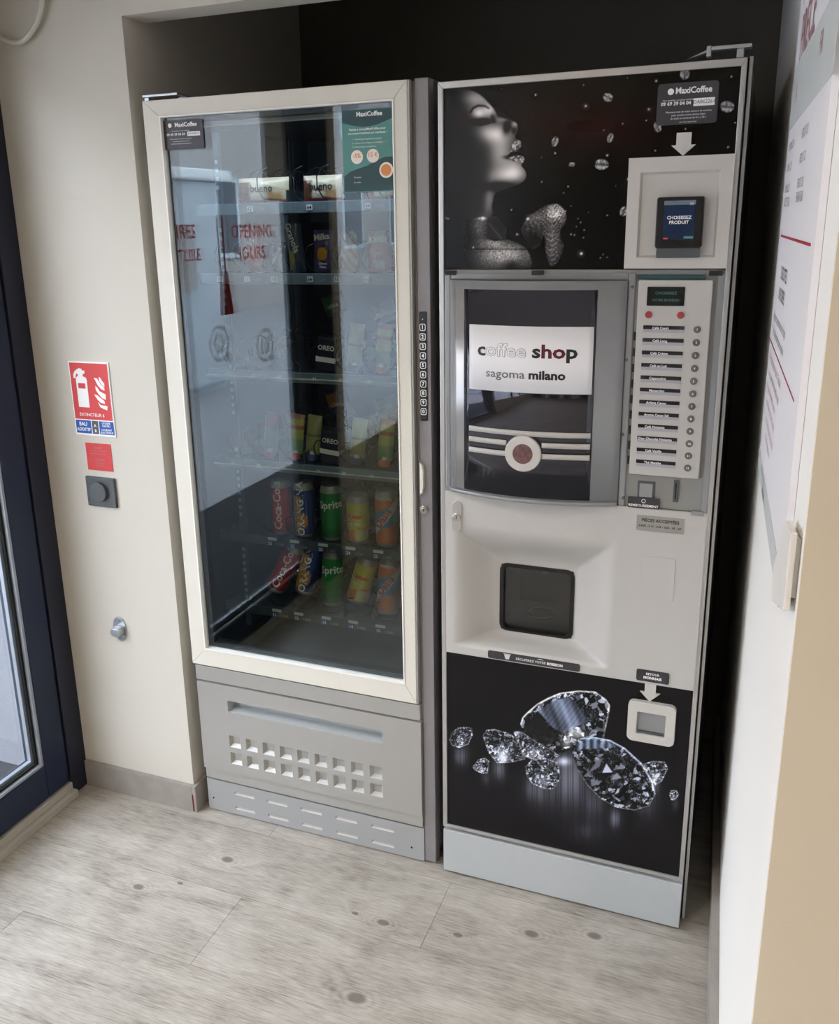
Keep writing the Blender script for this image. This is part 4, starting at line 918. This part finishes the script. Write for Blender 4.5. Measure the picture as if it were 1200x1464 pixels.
for k in range(12):
    zc = 1.3615 - k*(1.3615-1.0960)/11; 
    s_ = box('label_slot', .4165, .4925, -.0078, -.0069, zc-.0067, zc+.0067, 'slotw', spn); box('dark_strip', .4165, .4925, -.0081, -.0078, zc-.0005, zc+.0067, 'slotd', s_)
    text('lettering', [(drinks[k], .4485 if len(drinks[k]) < 15 else .4505, zc+.0018, .0066, 'CENTER', .02)], front(-.0084), 'white', s_)
    bm = bmesh.new(); prism(bm, circ(.5155, zc+.001-.0004*k, .0068, 20), -.0105, -.0068); b_ = obj('button', bm, 'steelbtn', spn, bevel=.0014)
    text('digit', [(str(k+1), .5155, zc+.001-.0004*k, .0062, 'CENTER', .02)], front(-.0108), 'white', b_)
for k in range(9):
    box('side_vent', .3985, .4025, -.0005, .004, 1.09+k*.031, 1.106+k*.031, 'satin', cm)
bm = bmesh.new(); bx(bm, .4215, .4555, .0005, .004, 1.019, 1.056); 
rb = obj('refund_button_bezel', bm, 'anthr', cm, bevel=.001); box('refund_button', .4255, .4515, -.003, .002, 1.023, 1.052, 'trans', rb, .0015)
cs_ = box('coin_slot', .491, .5005, -.001, .004, 1.018, 1.063, 'anthr', cm, .001); box('slit', .4945, .497, -.0014, -.0008, 1.024, 1.058, 'gap', cs_)
rl = plate('refund_sticker', rrect(.404, .466, 1.0, 1.0225, .002), -.0035, -.0012, 'sticker', cm)
text('lettering', [('REMBOURSEMENT', .435, 1.0055, .0072, 'CENTER', .02)], front(-.0039), 'white', rl)
bm = bmesh.new(); prism(bm, circ(.435, 1.0155, .0042, 14), -.0039, -.0035); obj('round_icon', bm, 'white', rl); bm = bmesh.new(); prism(bm, circ(.435, 1.0155, .003, 14), -.0042, -.0038); obj('round_icon_centre', bm, 'sticker', rl)
# --- lower white panel with the scooped cup bay
hx0, hx1, hz0, hz1 = .121, .286, .652, .814
def scoop(x, z):
    D = .075
    l_ = np.clip((x-.030)/(hx0-.030), 0, 1); r_ = np.clip((.385-x)/(.385-hx1), 0, 1); t_ = np.clip((.925-z)/(.925-hz1), 0, 1)
    f = lambda t: t*t*(3-2*t)
    return D*np.minimum(np.minimum(f(l_), f(r_)), np.minimum(f(t_), 1*sstep(z, .632, .648)))
xs_ = sorted(set(np.round(np.linspace(.011, .559, 92), 5)) | {hx0, hx1}); zs_ = sorted(set(np.round(np.linspace(.6115, .9985, 80), 5)) | {hz0, hz1})
bm = bmesh.new(); VV = {}
rr_ = .016
for i, x in enumerate(xs_):
    for j, z in enumerate(zs_):
        VV[i, j] = bm.verts.new((x, -.002+float(scoop(np.array(x), np.array(z))), z))
for i in range(len(xs_)-1):
    for j in range(len(zs_)-1):
        cx, cz = (xs_[i]+xs_[i+1])/2, (zs_[j]+zs_[j+1])/2
        if hx0 < cx < hx1 and hz0 < cz < hz1: continue
        bm.faces.new((VV[i, j], VV[i+1, j], VV[i+1, j+1], VV[i, j+1]))
lw = obj('lower_panel', bm, 'cof', cm, smooth=True); lab(lw, 'off-white panel scooped around the cup bay')
bm = bmesh.new(); bx(bm, .011, .559, -.0015, .004, .998, 1.0); bx(bm, .011, .559, -.0015, .004, .6095, .6115); obj('panel_edge', bm, 'cof', cm)
by = .0735
bm = bmesh.new(); bx(bm, hx0-.004, hx0, by, .26, hz0, hz1); bx(bm, hx1, hx1+.004, by, .26, hz0, hz1); bx(bm, hx0, hx1, .255, .26, hz0, hz1); bx(bm, hx0, hx1, by, .255, hz1, hz1+.004); bx(bm, hx0, hx1, by, .255, hz0-.004, hz0)
bay = obj('cup_bay', bm, 'black', cm); lab(bay, 'black cup bay opening')
bm = bmesh.new(); o_ = rrect(hx0-.003, hx1+.003, hz0-.002, hz1+.003, .018, 5); i_ = rrect(hx0+.006, hx1-.006, hz0+.004, hz1-.006, .012, 5)
A = [bm.verts.new((p[0], by-.003, p[1])) for p in o_]; B = [bm.verts.new((p[0], by-.003, p[1])) for p in i_]; A2 = [bm.verts.new((p[0], by+.012, p[1])) for p in o_]; B2 = [bm.verts.new((p[0], by+.012, p[1])) for p in i_]
for k in range(len(A)):
    k2 = (k+1) % len(A); bm.faces.new((A[k], A[k2], B[k2], B[k])); bm.faces.new((B[k], B[k2], B2[k2], B2[k])); bm.faces.new((A[k], A2[k], A2[k2], A[k2]))
obj('bay_bezel', bm, 'black', bay)
box('bay_door', hx0+.004, hx1-.004, by+.006, by+.0075, hz0+.002, hz1-.004, 'clear', bay)
bm = bmesh.new(); tube(bm, [(.205+.032*math.cos(a), by+.05+.03*math.sin(a), .682) for a in [i*math.pi/10 for i in range(21)]], .003, 6, False); obj('cup_ring', bm, 'satin', bay)
bm = bmesh.new(); tube(bm, [(.215, by+.07, .81), (.215, by+.07, .785), (.205, by+.065, .775)], .004, 6); obj('coffee_nozzle', bm, 'satin', bay)
# lock, stickers and details on the lower panel
le = plate('lock_escutcheon', rrect(.0275, .0505, .908, .978, .0115, 6), -.0055, -.0018, 'alu', cm, .001)
bm = bmesh.new(); prism(bm, circ(.0395, .942, .009, 20), -.010, -.0052); lk = obj('lock_cylinder', bm, 'chrome', le, bevel=.001); box('keyhole', .0388, .0402, -.0104, -.0098, .938, .946, 'gap', le)
ps = plate('coin_sticker', rrect(.4235, .517, .9525, .985, .001), -.0032, -.0022, 'coinst', cm)
text('lettering', [('PI\u00c8CES ACCEPT\u00c9ES', .470, .9755, .0088, 'CENTER', .03), ('0.05\u20ac - 0.10 - 0.20 - 0.50 - 1\u20ac - 2\u20ac', .470, .9635, .0058, 'CENTER', .03)], front(-.0035), 'ink', ps)
bm = bmesh.new(); o_ = rrect(.438, .505, .803, .899, .008, 5); prism(bm, o_, -.0032, -.0018); obj('blank_cover', bm, 'cof', cm, bevel=.0012)
s1 = plate('cup_sticker', rrect(.112, .320, .6125, .631, .004), -.0038, -.0022, 'sticker', cm)
text('lettering', [('R\u00c9CUP\u00c9REZ VOTRE ', .212, .6205, .0078, 'CENTER', .005), ('BOISSON', .265, .6205, .0085, 'CENTER', .04)], front(-.0041), 'white', s1)
bm = bmesh.new(); prism(bm, [(.150, .6275), (.164, .6275), (.161, .616), (.153, .616)], -.0041, -.0038); prism(bm, [(.148, .6292), (.166, .6292), (.166, .6282), (.148, .6282)], -.0041, -.0038); prism(bm, [(.224, .6262), (.2325, .6300), (.241, .6262), (.2325, .6275)], -.0041, -.0038); obj('cup_icon', bm, 'lgrey', s1)
s2 = plate('change_sticker', rrect(.4405, .508, .6155, .642, .004), -.0038, -.0022, 'sticker', cm)
text('lettering', [('RETOUR', .474, .6335, .0072, 'CENTER', .02), ('MONNAIE', .474, .6245, .0082, 'CENTER', .04)], front(-.0041), 'white', s2)
bm = bmesh.new(); prism(bm, [(.459, .6125), (.482, .6125), (.482, .588), (.4915, .588), (.4705, .567), (.4495, .588), (.459, .588)], .0005, .0042); obj('down_arrow', bm, 'cof_pale', cm)
# coin return cup
def ringplate(name, o, i, y0, y1, m, par, bev=.002):
    bm = bmesh.new(); n = len(o)
    A = [bm.verts.new((p[0], y0, p[1])) for p in o]; B = [bm.verts.new((p[0], y0, p[1])) for p in i]; A2 = [bm.verts.new((p[0], y1, p[1])) for p in o]; B2 = [bm.verts.new((p[0], y1, p[1])) for p in i]
    for k in range(n):
        k2 = (k+1) % n
        bm.faces.new((A[k], A[k2], B[k2], B[k])); bm.faces.new((A[k], A2[k], A2[k2], A[k2])); bm.faces.new((B[k], B[k2], B2[k2], B2[k]))
    return obj(name, bm, m, par, bevel=bev)
cr_ = ringplate('coin_return', rrect(.4275, .527, .4705, .5665, .012, 5), rrect(.4475, .5065, .4895, .5425, .003, 5), -.008, .0042, 'cof_pale', cm); lab(cr_, 'off-white square coin return cup')
bm = bmesh.new(); bx(bm, .4475, .5065, .001, .0035, .4895, .5425); obj('return_flap', bm, 'trans', cr_)
box('return_tray', .450, .504, -.003, .001, .491, .4955, 'anthr', cr_)

# ------------------------------------------------------------------ things on the walls
LW = 0.0
es = thing('fire_extinguisher_sign', 'red and white fire extinguisher sign with a blue strip on the left wall', 'sign', (-.93, LW, 1.15))
bm = bmesh.new(); bx(bm, -.990, -.866, LW-.003, LW, 1.059, 1.249); obj('white_board', bm, 'white', es, bevel=.0005)
box('red_field', -.9865, -.8695, LW-.0036, LW-.003, 1.1015, 1.2455, 'red', es)
f3 = lambda pts, name, m, par, y=LW-.0042: plate(name, pts, y, y+.0006, m, par)
def sgn(X, Y): # sign drawing units (zoomed 732 px sheet): left edge/ right edge skewed like the photo -> board metres
    v = (Y-115)/(600-115); xl = 122+v*(178-122); xr = 458+v*(505-458); u = (X-xl)/(xr-xl)
    return (-.9865+u*.117, 1.2455-v*.144)
ext = [sgn(*p) for p in ((165,245),(163,215),(172,190),(190,172),(212,160),(235,165),(240,178),(262,180),(262,202),(245,212),(246,228),(275,240),(282,262),(306,495),(213,495),(186,262),(190,238),(203,228),(204,212),(190,206),(183,225),(182,250))]
f3(ext, 'extinguisher_pictogram', 'white', es)
f3([sgn(*p) for p in ((205,288),(268,288),(272,333),(210,333))], 'pictogram_label', 'red', es, LW-.0046)
for fl_ in ([(345,235),(372,240),(385,262),(405,290),(436,318),(437,342),(410,330),(380,300),(365,270)], [(388,225),(405,240),(418,262),(436,280),(437,312),(412,288),(392,262)], [(358,305),(375,320),(395,350),(445,372),(448,420),(415,405),(385,372),(362,340)],
            [(348,380),(375,385),(400,405),(435,430),(440,455),(405,448),(375,420)], [(380,445),(405,468),(440,470),(462,475),(460,508),(430,500),(400,485)]):
    f3([sgn(*p) for p in fl_], 'flame_pictogram', 'white', es)
text('lettering', [('EXTINCTEUR 6', -.932, 1.1135, .0115, 'CENTER', .01)], front(LW-.0040), 'white', es)
box('blue_field', -.9865, -.939, LW-.0036, LW-.003, 1.0645, 1.0985, 'blue', es); box('blue_field', -.9135, -.8685, LW-.0036, LW-.003, 1.0645, 1.0985, 'blue', es)
box('symbol_strip', -.936, -.9165, LW-.0036, LW-.003, 1.0645, 1.0985, 'anthr', es)
text('lettering', [('EAU', -.963, 1.0885, .0135, 'CENTER', .03), ('ADDITIF', -.963, 1.0745, .0115, 'CENTER', .02), ('UTILISER', -.891, 1.0935, .0068, 'CENTER', .02), ('SUR FEU', -.891, 1.0865, .0068, 'CENTER', .02), ('COURANT', -.891, 1.0765, .0068, 'CENTER', .02), ('ELECTRIQUE', -.891, 1.0695, .0068, 'CENTER', .02),
      ('A', -.926, 1.086, .010, 'CENTER', .03), ('B', -.926, 1.0725, .010, 'CENTER', .03)], front(LW-.0040), 'white', es)
rn = box('red_notice', -.9665, -.887, LW-.0015, LW, .967, 1.039, 'red'); tag(rn, 'small plain red notice between the extinguisher sign and the dimmer', 'notice')
text('lettering', [('ALARME', -.927, 1.027, .0075), ('en cas d\'incendie', -.927, 1.0195, .007), ('appeler les secours', -.927, 1.012, .007), ('COUPURE', -.927, .9955, .0075), ('electrique', -.927, .988, .007), ('generale', -.927, .981, .007)], front(LW-.0018), 'pink', rn)
dm = thing('dimmer_switch', 'anthracite square wall dimmer with a round knob under the red notice', 'switch', (-.928, LW, .91))
bm = bmesh.new(); bx(bm, -.9745, -.8835, LW-.008, LW, .8705, .950); obj('cover_plate', bm, 'anthr', dm, bevel=.002)
bm = bmesh.new(); prism(bm, circ(-.932, .912, .0265, 32), LW-.018, LW-.008); obj('knob', bm, 'anthr', dm, bevel=.002)
ds = thing('door_stop', 'small oval steel door stop screwed low on the left wall', 'door stop', (-.922, LW, .52))
bm = bmesh.new(); prism(bm, [(-.922+.0225*math.cos(a)*1.0, .522+.036*math.sin(a)) for a in [i*math.pi/16 for i in range(32)]], LW-.003, LW); obj('oval_plate', bm, 'steel', ds, bevel=.001)
bm = bmesh.new(); prism(bm, rrect(-.938, -.906, .508, .532, .010, 5), LW-.024, LW-.003); prism(bm, rrect(-.938, -.906, .502, .510, .003, 3), LW-.012, LW-.003); obj('bumper', bm, 'steel', ds, bevel=.004, smooth=False)
for zz in (.548, .497):
    bm = bmesh.new(); prism(bm, circ(-.922, zz, .004, 12), LW-.0045, LW-.003); obj('screw', bm, 'chrome', ds)
# hanging cable loop, top left
bm = bmesh.new(); pts = [(-.918, -.012, 2.20), (-.922, -.014, 2.10), (-.94, -.016, 2.035), (-.975, -.016, 1.997), (-1.01, -.014, 1.984), (-1.055, -.012, 1.992), (-1.09, -.012, 2.02), (-1.11, -.014, 2.08), (-1.112, -.014, 2.2)]
P_ = [Vector(p) for p in pts]; sm_pts = []
for i in range(len(P_)-1):
    p0, p1, p2, p3 = P_[max(i-1, 0)], P_[i], P_[i+1], P_[min(i+2, len(P_)-1)]
    for k in range(6): t = k/6; sm_pts.append(.5*((2*p1)+(p2-p0)*t+(2*p0-5*p1+4*p2-p3)*t*t+(3*p1-p0-3*p2+p3)*t**3))
tube(bm, sm_pts+[P_[-1]], .0065, 10); cb = obj('hanging_cable', bm, 'cable', None, smooth=True); tag(cb, 'loose loop of pale cable hanging at the top left of the wall', 'cable')
# poster on the right wall
ang = math.atan(RK)
po = thing('price_poster', 'large white poster with grey prices and red rules on the right wall', 'poster', (RX(-.4, .640), -.4, 1.6))
bm = bmesh.new(); y0p, y1p = -.07, -.725
prism(bm, [(RX(y0p, .640), y0p), (RX(y1p, .640), y1p), (RX(y1p, .6475), y1p), (RX(y0p, .6475), y0p)], 1.121, 2.02, 'z'); obj('board', bm, 'paper', po)
pp = lambda o: (lambda u, v: (RX(y0p-u, .640)-o, y0p-u, v))
def pband(name, u0, u1, v0, v1, m, o=.0006):
    bm = bmesh.new(); ya, yb_ = y0p-u0, y0p-u1
    prism(bm, [(RX(ya, .640)-o, ya), (RX(yb_, .640)-o, yb_), (RX(yb_, .640)-o+.0004, yb_), (RX(ya, .640)-o+.0004, ya)], v0, v1, 'z'); return obj(name, bm, m, po)
pband('red_rule', .045, .610, 1.5315, 1.5350, 'red_d'); pband('red_rule', .0, .600, 1.3555, 1.3580, 'red_d')
pband('grey_band', 0.0, .665, 1.700, 1.790, 'lgrey', .0005); pband('grey_footer', 0.0, .62, 1.1215, 1.158, 'lgrey', .0005)
text('title', [('HORAIRES', .08, 1.90, .085, 'LEFT', .01), ('PRECE', .10, 1.82, .09, 'LEFT', .01), ('FR', .47, 1.755, .04, 'LEFT'), ('A', .10, 1.745, .04, 'LEFT')], pp(.0008), 'pink', po)
L = []
for r in range(3):
    for c, s in enumerate(('NORMAL 2,50', 'REDUIT 1,20')): L.append((s, .05+c*.27, 1.670-r*.032, .018, 'LEFT'))
L += [('ADULTE 12,00', .06, 1.585, .020, 'LEFT'), ('ENFANT 6,00', .32, 1.588, .020, 'LEFT'), ('DEGUSTEZ', .15, 1.478, .028, 'LEFT', .02), ('UNE CREPE', .14, 1.446, .026, 'LEFT', .02),
      ('Reglement par carte bancaire accepte', .06, 1.405, .020, 'LEFT'), ('Tarifs affiches toutes taxes comprises', .07, 1.380, .019, 'LEFT')]
text('price_lettering', L, pp(.0008), 'greytxt', po)
text('small_lettering', [('Informations et reservations a l\'accueil', .05, 1.335, .020, 'LEFT'), ('tous les jours sauf le dimanche matin', .06, 1.310, .020, 'LEFT'), ('Les groupes sont invites a reserver', .05, 1.285, .018, 'LEFT'), ('au moins deux jours avant la visite', .07, 1.262, .018, 'LEFT'), ('merci de votre comprehension', .10, 1.235, .018, 'LEFT'), ('et bonne degustation', .12, 1.210, .018, 'LEFT')], pp(.0008), 'pink', po)
text('footer_lettering', [('office du tourisme',   .10, 1.148, .016, 'LEFT'), ('ACCUEIL', .18, 1.131, .017, 'LEFT', .03)], pp(.0009), 'greytxt', po)
# white wedge-shaped handle below the corner of the poster
def rwprism(pts, o0, o1):
    bm = bmesh.new(); A = [bm.verts.new((RX(y)-o0, y, z)) for y, z in pts]; B = [bm.verts.new((RX(y)-o1, y, z)) for y, z in pts]; n = len(pts)
    bm.faces.new(A); bm.faces.new(B[::-1])
    for k in range(n): bm.faces.new((A[k], B[k], B[(k+1) % n], A[(k+1) % n]))
    return bm
bm = rwprism([(-.662, 1.150), (-.664, 1.128), (-.684, 1.111), (-.834, 1.163), (-.834, 1.250), (-.764, 1.241)], .012, .0055)
sw = obj('wall_handle', bm, 'handle', bevel=.0012); q = obj('mounting_block', rwprism([(-.70, 1.150), (-.825, 1.175), (-.825, 1.240), (-.74, 1.225)], .0055, .0003), 'handle', sw)
tag(sw, 'white wedge-shaped plastic handle on the right wall at the lower corner of the poster', 'handle')
# ceiling lamps of the room (the downlights' fittings)
for k, (lx, ly) in enumerate([(-.2, -1.55), (1.4, -2.6), (-.3, -3.7), (-.93, -5.2)]):
    t = thing('downlight_fitting', ['round ceiling downlight nearest the two machines', 'round ceiling downlight near the beige wall', 'round ceiling downlight in the middle of the room', 'round ceiling downlight near the rear wall'][k], 'lamp', (lx, ly, 2.5), 'ceiling downlights')
    bm = bmesh.new(); prism(bm, circ(lx, ly, .11, 28), 2.44, 2.5, 'z'); obj('housing', bm, 'lampring', t, bevel=.004)
    bm = bmesh.new(); prism(bm, circ(lx, ly, .085, 28), 2.436, 2.44, 'z'); obj('diffuser', bm, 'lamp', t)
